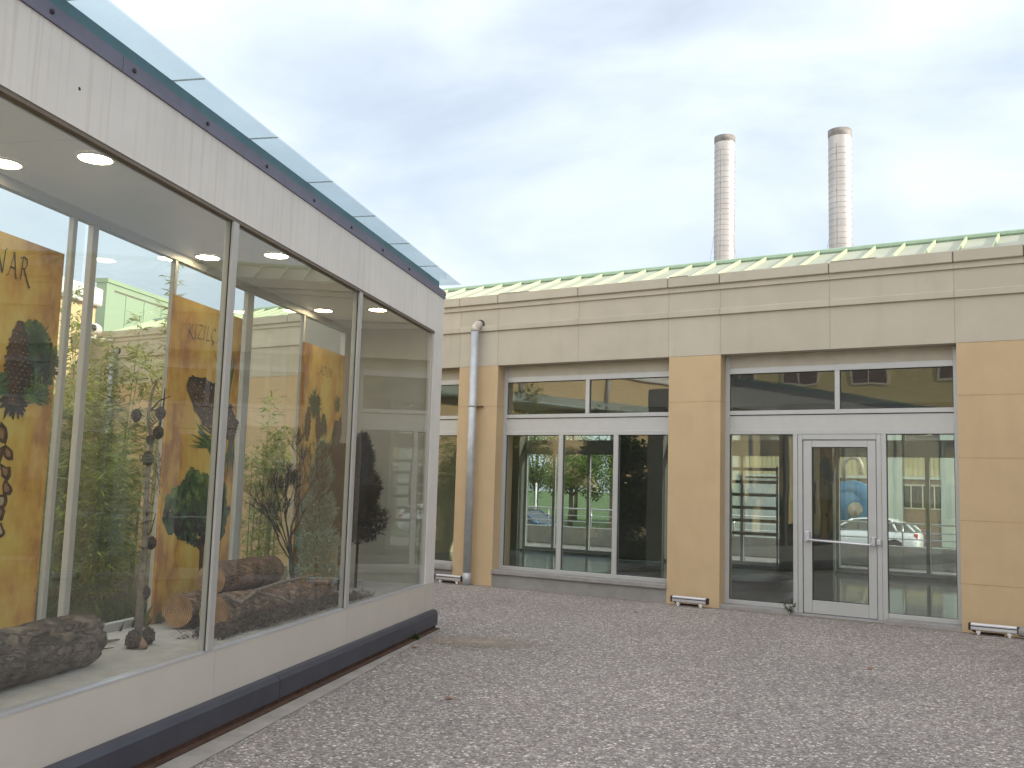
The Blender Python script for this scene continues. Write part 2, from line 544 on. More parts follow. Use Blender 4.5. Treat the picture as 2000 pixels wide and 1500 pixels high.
def dust_mat(name, col, cx, cy, rx, ry, ang):
    m = bpy.data.materials.new(name)
    m.use_nodes = True
    t = m.node_tree
    b = t.nodes["Principled BSDF"]
    b.inputs["Base Color"].default_value = (*col, 1)
    b.inputs["Roughness"].default_value = 0.95
    c = t.nodes.new("ShaderNodeTexCoord")
    mp_ = t.nodes.new("ShaderNodeMapping")
    mp_.vector_type = 'TEXTURE'
    mp_.inputs["Location"].default_value = (cx, cy, 0)
    mp_.inputs["Rotation"].default_value = (0, 0, ang)
    mp_.inputs["Scale"].default_value = (rx, ry, 1)
    ln = t.nodes.new("ShaderNodeVectorMath")
    ln.operation = 'LENGTH'
    n = t.nodes.new("ShaderNodeTexNoise")
    n.inputs["Scale"].default_value = 9
    n.inputs["Detail"].default_value = 9
    n.inputs["Roughness"].default_value = 0.7
    t.links.new(c.outputs["Object"], mp_.inputs["Vector"])
    t.links.new(mp_.outputs["Vector"], ln.inputs[0])
    t.links.new(c.outputs["Object"], n.inputs["Vector"])
    ad = t.nodes.new("ShaderNodeMath")
    ad.operation = 'MULTIPLY_ADD'
    t.links.new(n.outputs["Fac"], ad.inputs[0])
    ad.inputs[1].default_value = 1.5
    t.links.new(ln.outputs["Value"], ad.inputs[2])
    r = t.nodes.new("ShaderNodeValToRGB")
    r.color_ramp.elements[0].position = 0.50
    r.color_ramp.elements[0].color = (0.8, 0.8, 0.8, 1)
    r.color_ramp.elements[1].position = 1.02
    r.color_ramp.elements[1].color = (0, 0, 0, 1)
    md = t.nodes.new("ShaderNodeMath")
    md.operation = 'MULTIPLY'
    md.inputs[1].default_value = 0.6
    t.links.new(ad.outputs[0], md.inputs[0])
    t.links.new(md.outputs[0], r.inputs["Fac"])
    tr = t.nodes.new("ShaderNodeBsdfTransparent")
    ms = t.nodes.new("ShaderNodeMixShader")
    t.links.new(r.outputs["Color"], ms.inputs[0])
    t.links.new(tr.outputs[0], ms.inputs[1])
    t.links.new(b.outputs[0], ms.inputs[2])
    t.links.new(ms.outputs[0], t.nodes["Material Output"].inputs["Surface"])
    M[name] = m


dust_mat("dust_fade", (0.35, 0.295, 0.235), -5.05, 7.75, 0.85, 0.42, R(28))


def poster_mat(name, seed):
    """printed parchment ground of the posters: ochre, gold and rust patches"""
    m = bpy.data.materials.new(name)
    m.use_nodes = True
    t = m.node_tree
    b = t.nodes["Principled BSDF"]
    b.inputs["Roughness"].default_value = 0.6
    c = t.nodes.new("ShaderNodeTexCoord")
    mpn = t.nodes.new("ShaderNodeMapping")
    mpn.inputs["Location"].default_value = (seed * 3.1, seed, 0)
    mpn.inputs["Scale"].default_value = (1.6, 1, 0.9)
    n = t.nodes.new("ShaderNodeTexNoise")
    n.inputs["Scale"].default_value = 4.2
    n.inputs["Detail"].default_value = 7
    n.inputs["Roughness"].default_value = 0.62
    r = t.nodes.new("ShaderNodeValToRGB")
    e = r.color_ramp
    e.elements[0].position = 0.30
    e.elements[0].color = (0.36, 0.16, 0.04, 1)
    e.elements[1].position = 0.70
    e.elements[1].color = (0.61, 0.45, 0.12, 1)
    el = e.elements.new(0.42)
    el.color = (0.52, 0.28, 0.055, 1)
    el = e.elements.new(0.54)
    el.color = (0.57, 0.36, 0.075, 1)
    t.links.new(c.outputs["Object"], mpn.inputs["Vector"])
    t.links.new(mpn.outputs["Vector"], n.inputs["Vector"])
    # rust towards the sheet's side margins (printed)
    sx = t.nodes.new("ShaderNodeSeparateXYZ")
    t.links.new(c.outputs["Object"], sx.inputs[0])
    m1 = t.nodes.new("ShaderNodeMath")
    m1.operation = 'SUBTRACT'
    t.links.new(sx.outputs[0], m1.inputs[0])
    m1.inputs[1].default_value = 0.5
    m2 = t.nodes.new("ShaderNodeMath")
    m2.operation = 'ABSOLUTE'
    t.links.new(m1.outputs[0], m2.inputs[0])
    m3 = t.nodes.new("ShaderNodeMath")
    m3.operation = 'MULTIPLY_ADD'
    t.links.new(m2.outputs[0], m3.inputs[0])
    m3.inputs[1].default_value = -0.55
    m3.inputs[2].default_value = 0.13
    m4 = t.nodes.new("ShaderNodeMath")
    m4.operation = 'ADD'
    t.links.new(n.outputs["Fac"], m4.inputs[0])
    t.links.new(m3.outputs[0], m4.inputs[1])
    t.links.new(m4.outputs[0], r.inputs["Fac"])
    t.links.new(r.outputs["Color"], b.inputs["Base Color"])
    M[name] = m


for k in range(3):
    poster_mat("poster_ground_%d" % k, k + 1)
mat("print_green", (0.035, 0.075, 0.018), 0.7, var=0.6, scale=9, alt=(0.012, 0.03, 0.01))
mat("print_green_light", (0.10, 0.15, 0.035), 0.7, var=0.4, scale=9)
mat("print_fir_green", (0.04, 0.085, 0.045), 0.7, var=0.5, scale=9)
mat("print_brown", (0.085, 0.04, 0.02), 0.7, var=0.5, scale=14, alt=(0.03, 0.014, 0.009))
mat("print_tan", (0.28, 0.15, 0.07), 0.7, var=0.3, scale=14)
mat("print_dark", (0.03, 0.018, 0.014), 0.7, var=0.3)
mat("print_cream", (0.42, 0.33, 0.20), 0.7)


# ------------------------------------------------------------------ mesh building
class MB:
    def __init__(self):
        self.v, self.f, self.mi, self.smooth = [], [], [], []
        self.mats = []

    def m(self, name):
        if name not in self.mats:
            self.mats.append(name)
        return self.mats.index(name)

    def add(self, verts, faces, mt, smooth=False):
        o = len(self.v)
        k = self.m(mt)
        self.v.extend([tuple(p) for p in verts])
        for fc in faces:
            self.f.append([o + i for i in fc])
            self.mi.append(k)
            self.smooth.append(smooth)
        return self

    def box(self, x0, x1, y0, y1, z0, z1, mt):
        vs = [(x0, y0, z0), (x1, y0, z0), (x1, y1, z0), (x0, y1, z0), (x0, y0, z1), (x1, y0, z1), (x1, y1, z1), (x0, y1, z1)]
        return self.add(vs, [(0, 3, 2, 1), (4, 5, 6, 7), (0, 1, 5, 4), (1, 2, 6, 5), (2, 3, 7, 6), (3, 0, 4, 7)], mt)

    def bbox(self, x0, x1, y0, y1, z0, z1, mt, b=0.004):
        """box with chamfered edges"""
        bm = bmesh.new()
        bmesh.ops.create_cube(bm, size=1)
        for v in bm.verts:
            v.co = Vector((x0 + (v.co.x + .5) * (x1 - x0), y0 + (v.co.y + .5) * (y1 - y0), z0 + (v.co.z + .5) * (z1 - z0)))
        bmesh.ops.bevel(bm, geom=bm.edges[:], offset=min(b, 0.3 * min(x1 - x0, y1 - y0, z1 - z0)), segments=1, affect='EDGES')
        bm.verts.index_update()
        self.add([v.co for v in bm.verts], [[v.index for v in f.verts] for f in bm.faces], mt)
        bm.free()
        return self

    def tube(self, pts, rad, mt, n=8, cap=True, smooth=True):
        """swept tube through points; rad a number or a list"""
        pts = [Vector(p) for p in pts]
        rads = rad if isinstance(rad, (list, tuple)) else [rad] * len(pts)
        rings = []
        up = Vector((0, 0, 1))
        t0 = (pts[1] - pts[0]).normalized()
        if abs(t0.dot(up)) > 0.95:
            up = Vector((1, 0, 0))
        a = t0.cross(up).normalized()
        vs = []
        for i, p in enumerate(pts):
            if i == 0:
                t = pts[1] - pts[0]
            elif i == len(pts) - 1:
                t = pts[-1] - pts[-2]
            else:
                t = (pts[i + 1] - pts[i]).normalized() + (pts[i] - pts[i - 1]).normalized()
            t.normalize()
            a = (a - t * a.dot(t)).normalized()
            b = t.cross(a)
            for k in range(n):
                an = 2 * math.pi * k / n
                vs.append(p + (a * math.cos(an) + b * math.sin(an)) * rads[i])
        fs = []
        for i in range(len(pts) - 1):
            for k in range(n):
                fs.append((i * n + k, i * n + (k + 1) % n, (i + 1) * n + (k + 1) % n, (i + 1) * n + k))
        if cap:
            fs.append(tuple(range(n))[::-1])
            fs.append(tuple((len(pts) - 1) * n + k for k in range(n)))
        return self.add(vs, fs, mt, smooth)

    def lathe(self, prof, mt, n=24, axis='z', origin=(0, 0, 0), smooth=True):
        """prof: list of (r, h) swept round an axis"""
        vs, fs = [], []
        o = Vector(origin)
        for r_, h in prof:
            for k in range(n):
                an = 2 * math.pi * k / n
                c_, s_ = r_ * math.cos(an), r_ * math.sin(an)
                p = (c_, s_, h) if axis == 'z' else ((c_, h, s_) if axis == 'y' else (h, c_, s_))
                vs.append(o + Vector(p))
        for i in range(len(prof) - 1):
            for k in range(n):
                fs.append((i * n + k, i * n + (k + 1) % n, (i + 1) * n + (k + 1) % n, (i + 1) * n + k))
        return self.add(vs, fs, mt, smooth)

    def poly(self, pts, mt):
        return self.add(pts, [tuple(range(len(pts)))], mt)

    def build(self, name, parent=None, loc=None):
        me = bpy.data.meshes.new(name)
        me.from_pydata(self.v, [], self.f)
        for mn in self.mats:
            me.materials.append(M[mn])
        me.polygons.foreach_set("material_index", self.mi)
        me.polygons.foreach_set("use_smooth", self.smooth)
        me.update()
        o = bpy.data.objects.new(name, me)
        COL.objects.link(o)
        if parent:
            o.parent = parent
        if loc:
            o.location = loc
        return o


def tag(o, label=None, cat=None, group=None, kind=None):
    if label:
        o["label"] = label
    if cat:
        o["category"] = cat
    if group:
        o["group"] = group
    if kind:
        o["kind"] = kind
    return o


def thing(name, label, cat, loc=(0, 0, 0), rz=0.0, group=None):
    o = bpy.data.objects.new(name, None)
    COL.objects.link(o)
    o.location = loc
    o.rotation_euler = (0, 0, rz)
    o.empty_display_size = 0.2
    return tag(o, label, cat, group)


def copy_tree(o, parent=None):
    c = o.copy()
    COL.objects.link(c)
    c.parent = parent
    for ch in list(o.children):
        copy_tree(ch, c)
    return c


def one(b, name, mt=None, parent=None):
    return b.build(name, parent)


# ------------------------------------------------------------------ ground
PY = 12.09           # facade plane
PC = Vector((-5.868, 8.144, 0))        # pavilion plinth corner
PA = math.atan2(0.94430, -0.32908)     # pavilion long direction (away from the camera)
D2 = Vector((-0.32908, 0.94430, 0))
PN = Vector((0.94430, 0.32908, 0))

b = MB()
b.poly([(-400, -400, -0.78), (400, -400, -0.78), (400, 500, -0.78), (-400, 500, -0.78)], "grass_far")
tag(b.build("ground"), "green ground reaching to the horizon around the buildings", "ground", kind="structure")
b = MB()
b.box(-40, 30, 25.5, 41.5, -0.79, -0.75, "asphalt_mat")
tag(b.build("road"), "grey asphalt road behind the building with parked cars", "road", kind="structure")
b = MB()
b.box(-30, 14, -40, 24.6, -0.8, 0.0, "exposed_aggregate")
tag(b.build("courtyard_paving"), "exposed pebble paving of the courtyard", "paving", kind="structure")


def pl(s, v, z=0.0):      # pavilion-local to world
    p = PC + D2 * s - PN * v
    return Vector((p.x, p.y, z))


b = MB()
q = [pl(-14, -0.27, 0.004), pl(-5, -0.20, 0.004), pl(-2.5, -0.15, 0.004), pl(0.03, -0.05, 0.004), pl(0.03, 0.03, 0.004), pl(-14, 0.03, 0.004)]
b.poly(q, "concrete_strip_mat")
tag(b.build("concrete_strip"), "pale concrete strip along the foot of the glass display case", "strip", kind="structure")
# dusty patch near the case's corner: uneven outline
b = MB()
b.poly([(-6.1, 6.7, 0.008), (-3.7, 6.9, 0.008), (-3.7, 9.0, 0.008), (-5.6, 8.9, 0.008)], "dust_fade")
tag(b.build("dust_patch"), "tan dust patch on the paving near the display case corner", "dust", kind="structure")
# sandy line along the foot of the facade
b = MB()
b.poly([(-8.7, PY - 0.035, 0.004), (4, PY - 0.05, 0.004), (4, PY + 0.002, 0.004), (-8.7, PY + 0.002, 0.004)], "dust")
tag(b.build("sand_strip"), "thin sandy line along the foot of the building wall", "strip", kind="structure")

# planting bed behind the display case
b = MB()
q = [pl(-14, 1.06, 0.02), pl(0.2, 1.06, 0.02), Vector((-9.3, 12.05, 0.02)), Vector((-17.8, 12.05, 0.02)), Vector((-11.5, -5.5, 0.02))]
b.poly(q, "soil")
tag(b.build("planting_bed"), "brown soil bed between the display case and the yellow walls", "soil", kind="structure")

# ------------------------------------------------------------------ main building
main = thing("museum_building", "long low building with beige cladding, yellow pillars, big windows and green metal roof", "building", (0, 0, 0))
FY = PY + 0.19       # front of the window frames
RY = 19.4            # rear facade plane
X0, X1 = -17.87, 4.0
PILL = [(-8.45, -7.73), (-4.935, -4.20), (-1.33, -0.60), (2.20, 2.93)]
WINS = [(-11.30, -8.45), (-7.73, -4.935), (-4.20, -1.33), (-0.60, 2.20)]

# pillars and solid wall
for (a, c) in PILL:
    b = MB()
    b.box(a, c, PY, PY + 0.5, 0.0, 3.337, "yellow_render")
    zs = [2.71] if a < -2 else [0.545, 1.262, 1.985, 2.715]
    for z in zs:
        b.box(a - 0.0015, c + 0.0015, PY - 0.0015, PY + 0.19, z - 0.004, z + 0.004, "joint_yellow")
    b.build("pillar", main)
b = MB()
b.box(X0, -11.30, PY, PY + 0.5, 0.0, 3.337, "yellow_render")
for z in (0.545, 1.262, 1.985, 2.71):
    b.box(X0, -11.2985, PY - 0.0015, PY + 0.1, z - 0.004, z + 0.004, "joint_yellow")
for x in (-16.2, -14.7, -13.1, -12.2):
    b.box(x - 0.004, x + 0.004, PY - 0.0018, PY + 0.1, 0, 3.336, "joint_yellow")
b.build("wall", main)
b = MB()
b.box(2.93, X1, PY, PY + 0.5, 0.0, 3.337, "yellow_render")
b.build("wall", main)

# fascia with stepped cornice
JX = [-16.2, -14.7, -13.1, -12.2, -11.3, -9.9, -8.45, -7.74, -6.35, -4.945, -4.205, -2.775, -1.34, -0.6, 0.8, 2.2, 2.93]
b = MB()
ends = [X0] + JX + [X1]
for i in range(len(ends) - 1):
    xa, xb = ends[i], ends[i + 1]
    b.box(xa, xb, PY - 0.004, PY + 0.4, 3.338, 3.877, "stone_cladding")
    b.bbox(xa, xb, PY - 0.035, PY + 0.4, 3.8772, 3.960, "stone_cladding", 0.005)
    b.box(xa, xb, PY - 0.004, PY + 0.4, 3.9602, 4.225, "stone_cladding")
    b.box(xa, xb, PY - 0.028, PY + 0.4, 4.2252, 4.298, "stone_cladding")
for x in JX:
    b.box(x - 0.0035, x + 0.0035, PY - 0.0365, PY + 0.1, 3.877, 3.961, "joint_soft")
    b.box(x - 0.003, x + 0.003, PY - 0.0055, PY + 0.1, 3.34, 3.8765, "joint_soft")
    b.box(x - 0.003, x + 0.003, PY - 0.0055, PY + 0.1, 3.962, 4.2245, "joint_soft")
    b.box(x - 0.003, x + 0.003, PY - 0.0295, PY + 0.1, 4.2255, 4.2975, "joint_soft")
b.build("fascia", main)
b = MB()
for i, x in enumerate([X0] + JX):
    x2 = (JX + [X1])[i]
    b.bbox(x + 0.005, x2 - 0.005, PY - 0.065, PY + 0.30, 4.2982, 4.440, "stone_cladding", 0.008)
    if i % 2 == 0:
        b.box(x + 0.02, x2 - 0.6 * (x2 - x), PY - 0.067, PY + 0.29, 4.4402, 4.449, "stone_cladding")
b.box(X0, X1, PY - 0.03, PY + 0.28, 4.30, 4.432, "joint")
b.build("cornice", main)

# roof: pitched metal sheet with standing seams, ridge cap, flat part behind
RZ0, RZ1, RYA, RYB = 4.452, 4.945, PY + 0.25, 13.55
b = MB()
b.add([(X0, RYA, RZ0), (X1, RYA, RZ0), (X1, RYB, RZ1), (X0, RYB, RZ1)], [(0, 1, 2, 3)], "green_metal")
b.add([(X0, RYB, RZ1), (X1, RYB, RZ1), (X1, RY + 0.4, 4.5), (X0, RY + 0.4, 4.5)], [(0, 1, 2, 3)], "green_metal")
b.add([(X0, RYA, 3.4), (X0, RYA, RZ0), (X0, RYB, RZ1), (X0, RY + .4, 4.5), (X0, RY + .4, 3.4)], [(0, 1, 2, 3, 4)], "green_clad")
b.add([(X1, RYA, 3.4), (X1, RYA, RZ0), (X1, RYB, RZ1), (X1, RY + .4, 4.5), (X1, RY + .4, 3.4)], [(4, 3, 2, 1, 0)], "green_clad")
x = X0 + 0.1
sl = (RZ1 - RZ0) / (RYB - RYA)
while x < X1:
    for (y0, y1) in ((RYA, RYB - 0.03),):
        z0, z1 = RZ0 + (y0 - RYA) * sl, RZ0 + (y1 - RYA) * sl
        h = 0.045
        vs = [(x - 0.013, y0, z0 - .005), (x + 0.013, y0, z0 - .005), (x + 0.013, y1, z1 - .005), (x - 0.013, y1, z1 - .005),
              (x - 0.011, y0, z0 + h), (x + 0.011, y0, z0 + h), (x + 0.011, y1, z1 + h), (x - 0.011, y1, z1 + h)]
        b.add(vs, [(4, 5, 6, 7), (0, 1, 5, 4), (1, 2, 6, 5), (2, 3, 7, 6), (3, 0, 4, 7)], "green_seam")
    x += 0.3823
roof = b.build("roof", main)
b = MB()
b.bbox(X0, X1, RYB - 0.05, RYB + 0.06, RZ1 - 0.01, RZ1 + 0.055, "green_cap", 0.015)
b.build("ridge_cap", roof)
# interior
b = MB()
b.box(X0 + 0.05, X1 - 0.02, PY + 0.30, RY - 0.02, 0.001, 0.006, "int_floor")
b.build("floor", main)
b = MB()
b.box(X0 + 0.05, X1 - 0.02, PY + 0.42, RY - 0.01, 3.30, 3.33, "int_ceiling")
b.build("ceiling", main)
b = MB()
b.box(X0 + 0.05, X0 + 0.1, PY + 0.5, RY, 0.006, 3.3, "int_wall")
b.build("interior_wall", main)
b = MB()
b.box(X1 - 0.1, X1 - 0.03, PY + 0.5, RY, 0.006, 3.3, "int_wall")
b.build("interior_wall", main)
b = MB()
b.box(-12.4, -12.2, PY + 0.51, RY - 0.05, 0.007, 3.299, "int_wall")
b.build("interior_wall", main)
for x in (-15.9,):
    pass


def frame_bars(b, xs, zs, x0, x1, z0, z1, y, d, mt="frame_metal"):
    pass


def window(x0, x1, z_sill, y0, sgn, lower, upper, parent, door=None, lintel=True):
    """storefront window. y0: front of frame, sgn: +1 frame goes to +y. lower/upper: mullion centre lists.
    bars butt against each other"""
    def yb(a, c):
        p, q_ = y0 + sgn * a, y0 + sgn * c
        return (min(p, q_), max(p, q_))
    jw = 0.062
    b = MB()
    Y = yb(0, 0.075)
    b.bbox(x0, x0 + jw, *Y, z_sill, 3.337 if lintel else 3.17, "frame_metal", 0.003)
    b.bbox(x1 - jw, x1, *Y, z_sill, 3.337 if lintel else 3.17, "frame_metal", 0.003)
    ia, ib = x0 + jw, x1 - jw
    for (za, zb) in ((3.09, 3.168), (2.537, 2.593), (2.277, 2.335)):
        b.bbox(ia, ib, *yb(0.002, 0.075), za, zb, "frame_metal", 0.003)
    segs = []
    if door:
        segs = [(ia, door[0]), (door[1], ib)]
    else:
        segs = [(ia, ib)]
    for (a, c) in segs:
        b.bbox(a, c, *yb(0.002, 0.075), z_sill, z_sill + 0.055, "frame_metal", 0.003)
    for x in lower:
        b.bbox(x - 0.037, x + 0.037, *yb(0.001, 0.075), z_sill + 0.055, 2.277, "frame_metal", 0.003)
    for x in upper:
        b.bbox(x - 0.031, x + 0.031, *yb(0.001, 0.075), 2.593, 3.09, "frame_metal", 0.003)
    fr = b.build("window", parent)
    # opaque panel above the lower panes, lintel panel on top
    b = MB()
    b.box(ia, ib, *yb(0.022, 0.06), 2.335, 2.537, "panel_metal")
    b.box(ia, ib, *yb(0.0195, 0.021), 2.527, 2.5365, "gasket")
    b.build("transom_panel", fr)
    if lintel:
        b = MB()
        b.box(ia, ib, *yb(0.015, 0.06), 3.1682, 3.3365, "lintel_panel")
        b.build("lintel_panel", fr)

    def pane(a, c, za, zb):
        g = MB()
        g.box(a, c, *yb(0.036, 0.042), za, zb, "main_glass")
        g.build("pane", fr)
        g = MB()   # dark gasket line round the pane
        t_ = 0.009
        yy = yb(0.026, 0.0355)
        g.box(a, a + t_, *yy, za, zb, "gasket")
        g.box(c - t_, c, *yy, za, zb, "gasket")
        g.box(a + t_, c - t_, *yy, zb - t_, zb, "gasket")
        g.box(a + t_, c - t_, *yy, za, za + t_ * .6, "gasket")
        g.build("gasket", fr)
    ed = [ia]
    for x in upper:
        ed += [x - 0.031, x + 0.031]
    ed.append(ib)
    for i in range(0, len(ed), 2):
        pane(ed[i], ed[i + 1], 2.593, 3.09)
    ed = [ia]
    for x in lower:
        ed += [x - 0.037, x + 0.037]
    if door:
        ed = [ia, door[0], door[1], ib]
    else:
        ed.append(ib)
    for i in range(0, len(ed), 2):
        pane(ed[i], ed[i + 1], z_sill + 0.055, 2.277)
    return fr


def sill_wall(x0, x1):
    b = MB()
    b.box(x0, x1, PY + 0.005, PY + 0.45, 0.0, 0.190, "plinth_render")
    b.build("plinth_wall", main)
    b = MB()
    b.bbox(x0, x1, PY - 0.03, PY + 0.30, 0.1902, 0.250, "sill_stone", 0.006)
    b.build("window_sill", main)


window(WINS[0][0], WINS[0][1], 0.25, FY, 1, [-10.38, -9.42], [-9.88], main)
sill_wall(*WINS[0])
window(WINS[1][0], WINS[1][1], 0.25, FY, 1, [-6.71, -5.813], [-6.284], main)
sill_wall(*WINS[1])
window(WINS[3][0], WINS[3][1], 0.25, FY, 1, [0.33, 1.25], [0.78], main)
sill_wall(*WINS[3])
# door bay
DL, DR = -3.295, -2.158
dw = window(WINS[2][0], WINS[2][1], 0.055, FY, 1, [], [-2.736], main, door=(DL, DR))
b = MB()
b.bbox(WINS[2][0], DL + .01, PY - 0.01, PY + 0.4, 0.0, 0.0548, "sill_stone", 0.005)
b.bbox(DR - .01, WINS[2][1], PY - 0.01, PY + 0.4, 0.0, 0.0548, "sill_stone", 0.005)
b.bbox(DL + .0102, DR - .0102, PY + 0.03, PY + 0.4, 0.0, 0.020, "sill_stone", 0.005)
b.build("threshold", main)
door = MB()
for (a, c) in ((DL, DL + 0.058), (DR - 0.058, DR)):
    door.bbox(a, c, FY - 0.002, FY + 0.08, 0.02, 2.277, "frame_metal", 0.004)
for (a, c) in ((DL + 0.06, DL + 0.118), (DR - 0.118, DR - 0.06)):
    door.bbox(a, c, FY + 0.006, FY + 0.08, 0.02, 2.277, "frame_metal", 0.004)
door.bbox(DL + 0.1185, DR - 0.1185, FY + 0.006, FY + 0.08, 2.208, 2.277, "frame_metal", 0.004)
door.build("door_frame", main)
dl0, dl1 = DL + 0.125, DR - 0.125
door = MB()
yA, yB = FY + 0.018, FY + 0.066
door.bbox(dl0, dl0 + 0.108, yA, yB, 0.025, 2.200, "frame_metal", 0.004)
door.bbox(dl1 - 0.098, dl1, yA, yB, 0.025, 2.200, "frame_metal", 0.004)
door.bbox(dl0 + 0.1082, dl1 - 0.0982, yA + .001, yB, 0.025, 0.190, "frame_metal", 0.004)
door.bbox(dl0 + 0.1082, dl1 - 0.0982, yA + .001, yB, 2.114, 2.200, "frame_metal", 0.004)
ds = door.build("door", main)
g = MB()
g.box(dl0 + 0.108, dl1 - 0.098, yA + 0.02, yA + 0.026, 0.19, 2.114, "main_glass")
g.build("pane", ds)
g = MB()
for (a, c, za, zb) in ((dl0 + 0.108, dl0 + 0.118, .19, 2.114), (dl1 - 0.108, dl1 - 0.098, .19, 2.114),
                       (dl0 + .118, dl1 - .108, 2.104, 2.114), (dl0 + .118, dl1 - .108, .19, .198)):
    g.box(a, c, yA + 0.004, yA + 0.0195, za, zb, "gasket")
g.build("gasket", ds)
g = MB()
g.tube([(dl0 + 0.055, yA - 0.01, 0.955), (dl0 + 0.075, yA - 0.075, 0.940), (dl1 - 0.075, yA - 0.075, 0.915), (dl1 - 0.035, yA - 0.02, 0.935)], 0.014, "aluminium", 10)
g.build("push_bar", ds)
g = MB()
g.bbox(dl0 + 0.025, dl0 + 0.085, yA - 0.045, yA - .0005, 0.915, 1.045, "aluminium", 0.008)
g.build("lock_case", ds)
g = MB()
g.bbox(dl1 - 0.055, dl1 - 0.012, yA - 0.045, yA - .0005, 0.90, 1.010, "aluminium", 0.008)
g.build("lock_case", ds)
# keeper on the jamb
g = MB()
g.bbox(dl1 + 0.008, dl1 + 0.06, FY - 0.035, FY - .0025, 0.92, 0.985, "aluminium", 0.006)
g.build("latch_keeper", main)

# rear facade (seen through the rooms)
RP = [(-16.0, -15.0), (-12.45, -11.45), (-8.90, -7.85), (-5.36, -4.32), (-1.80, -0.80), (1.80, 2.80)]
ex = [X0] + [v for p in RP for v in p] + [X1]
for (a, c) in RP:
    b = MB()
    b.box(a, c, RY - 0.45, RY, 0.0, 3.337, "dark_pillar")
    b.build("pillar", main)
b = MB()
b.box(X0, X1, RY - 0.3, RY + 0.02, 3.338, 4.45, "stone_cladding")
b.build("fascia", main)
for i in range(0, len(ex), 2):
    a, c = ex[i], ex[i + 1]
    wd = c - a
    if wd < 1.5:
        b = MB()
        b.box(a, c, RY - 0.3, RY, 0.0, 3.337, "int_wall")
        b.build("wall", main)
        continue
    window(a, c, 0.06, RY - 0.1, -1, [a + wd * 0.31, a + wd * 0.66], [a + wd * .5], main)
    b = MB()
    b.box(a, c, RY - 0.3, RY + 0.05, 0.0, 0.0595, "sill_stone")
    b.build("threshold", main)

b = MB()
b.poly([(-14.2, 20.4 - 1.2, 0.010), (-13.2, 15.6, 0.010), (-7.6, 15.0, 0.010), (-7.6, 18.9, 0.010), (-12.0, 19.1, 0.010)], "reflection_blue")  # pale blue sheet paints the bright reflection lying on the shiny floor
b.build("floor_reflection", main)


def slats(x0, x1, label):
    t = thing("slatted_screen", label, "screen", (x0, RY - 0.38, 0), 0, "slatted screens at the rear windows")
    for k in range(6):
        b_ = MB()
        b_.box(0, x1 - x0, -0.02, 0.02, 0.66 + k * 0.26, 0.725 + k * 0.26, "slat_grey")
        b_.build("slat", t)
    for x_ in (0.03, x1 - x0 - 0.03):
        b_ = MB()
        b_.box(x_ - 0.018, x_ + 0.018, 0.021, 0.05, 0.0065, 2.05, "slat_grey")
        b_.build("upright", t)


slats(-6.55, -5.40, "grey horizontal slats standing at the rear window behind the left door pane")
slats(-0.75, 1.75, "grey horizontal slats at the rear window, mirrored in the end pane of the case")

# low dark platform inside
b = MB()
b.lathe([(0.0, 0.16), (0.85, 0.16), (0.9, 0.14), (0.9, 0.0065)], "dark_counter", 32, origin=(-5.0, 15.2, 0))
tag(b.build("round_platform"), "low black round platform on the shiny floor behind the left door pane", "platform")


# ------------------------------------------------------------------ wall-foot lamps, drain pipes
def lamp():
    t = thing("linear_floodlight", "x", "lamp", group="linear floodlights at the feet of the yellow pillars")
    L = 0.235
    m_ = MB()
    m_.bbox(-L, L, -0.075, 0.0, 0.055, 0.125, "aluminium", 0.008)
    m_.box(-L + 0.002, L - 0.002, -0.077, -0.0752, 0.094, 0.104, "gasket")
    m_.box(-L + 0.01, L - 0.01, -0.062, -0.012, 0.1252, 0.130, "clear_lens")
    m_.build("housing", t)
    for s_ in (-1, 1):
        e_ = MB()
        e_.bbox(s_ * (L + 0.009) - 0.009, s_ * (L + 0.009) + 0.009, -0.08, 0.004, 0.05, 0.13, "black_rubber", 0.006)
        e_.build("end_cap", t)
        k_ = MB()
        k_.bbox(s_ * 0.155 - 0.022, s_ * 0.155 + 0.022, -0.06, -0.02, 0.018, 0.0548, "white_plastic", 0.004)
        k_.bbox(s_ * 0.155 - 0.014, s_ * 0.155 + 0.014, -0.055, -0.025, 0.001, 0.0178, "white_plastic", 0.003)
        k_.build("bracket", t)
    c_ = MB()
    c_.tube([(-0.235, -0.03, 0.07), (-0.20, -0.01, 0.035), (-0.12, 0.0, 0.022), (0.02, 0.005, 0.022), (0.10, 0.012, 0.02)], 0.012, "black_rubber", 7)
    c_.build("cable", t)
    return t


lp = lamp()
lamps = [(-8.41, PY - 0.10, "slim aluminium floodlight at the foot of the pillar with the drain pipe"),
         (-4.555, PY - 0.10, "slim aluminium floodlight at the foot of the pillar left of the door"),
         (-0.995, PY - 0.10, "slim aluminium floodlight on the paving right of the door, at the picture's right edge"),
         (2.56, PY - 0.10, "slim aluminium floodlight outside the picture, mirrored in the display case glass")]
for i, (x, y, lb) in enumerate(lamps):
    o = lp if i == 0 else copy_tree(lp)
    o.location = (x, y, 0)
    o["label"] = lb
    if i == 2:
        c_ = MB()
        c_.lathe([(0.001, 0.244), (0.055, 0.244), (0.055, 0.33), (0.03, 0.36), (0.001, 0.36)], "plinth_render", 12, axis='x', origin=(0, -0.035, 0.08))
        c_.tube([(0.35, -0.035, 0.085), (0.45, -0.03, 0.10), (0.6, -0.02, 0.06)], 0.03, "black_rubber", 8)
        c_.build("cable_gland", o)


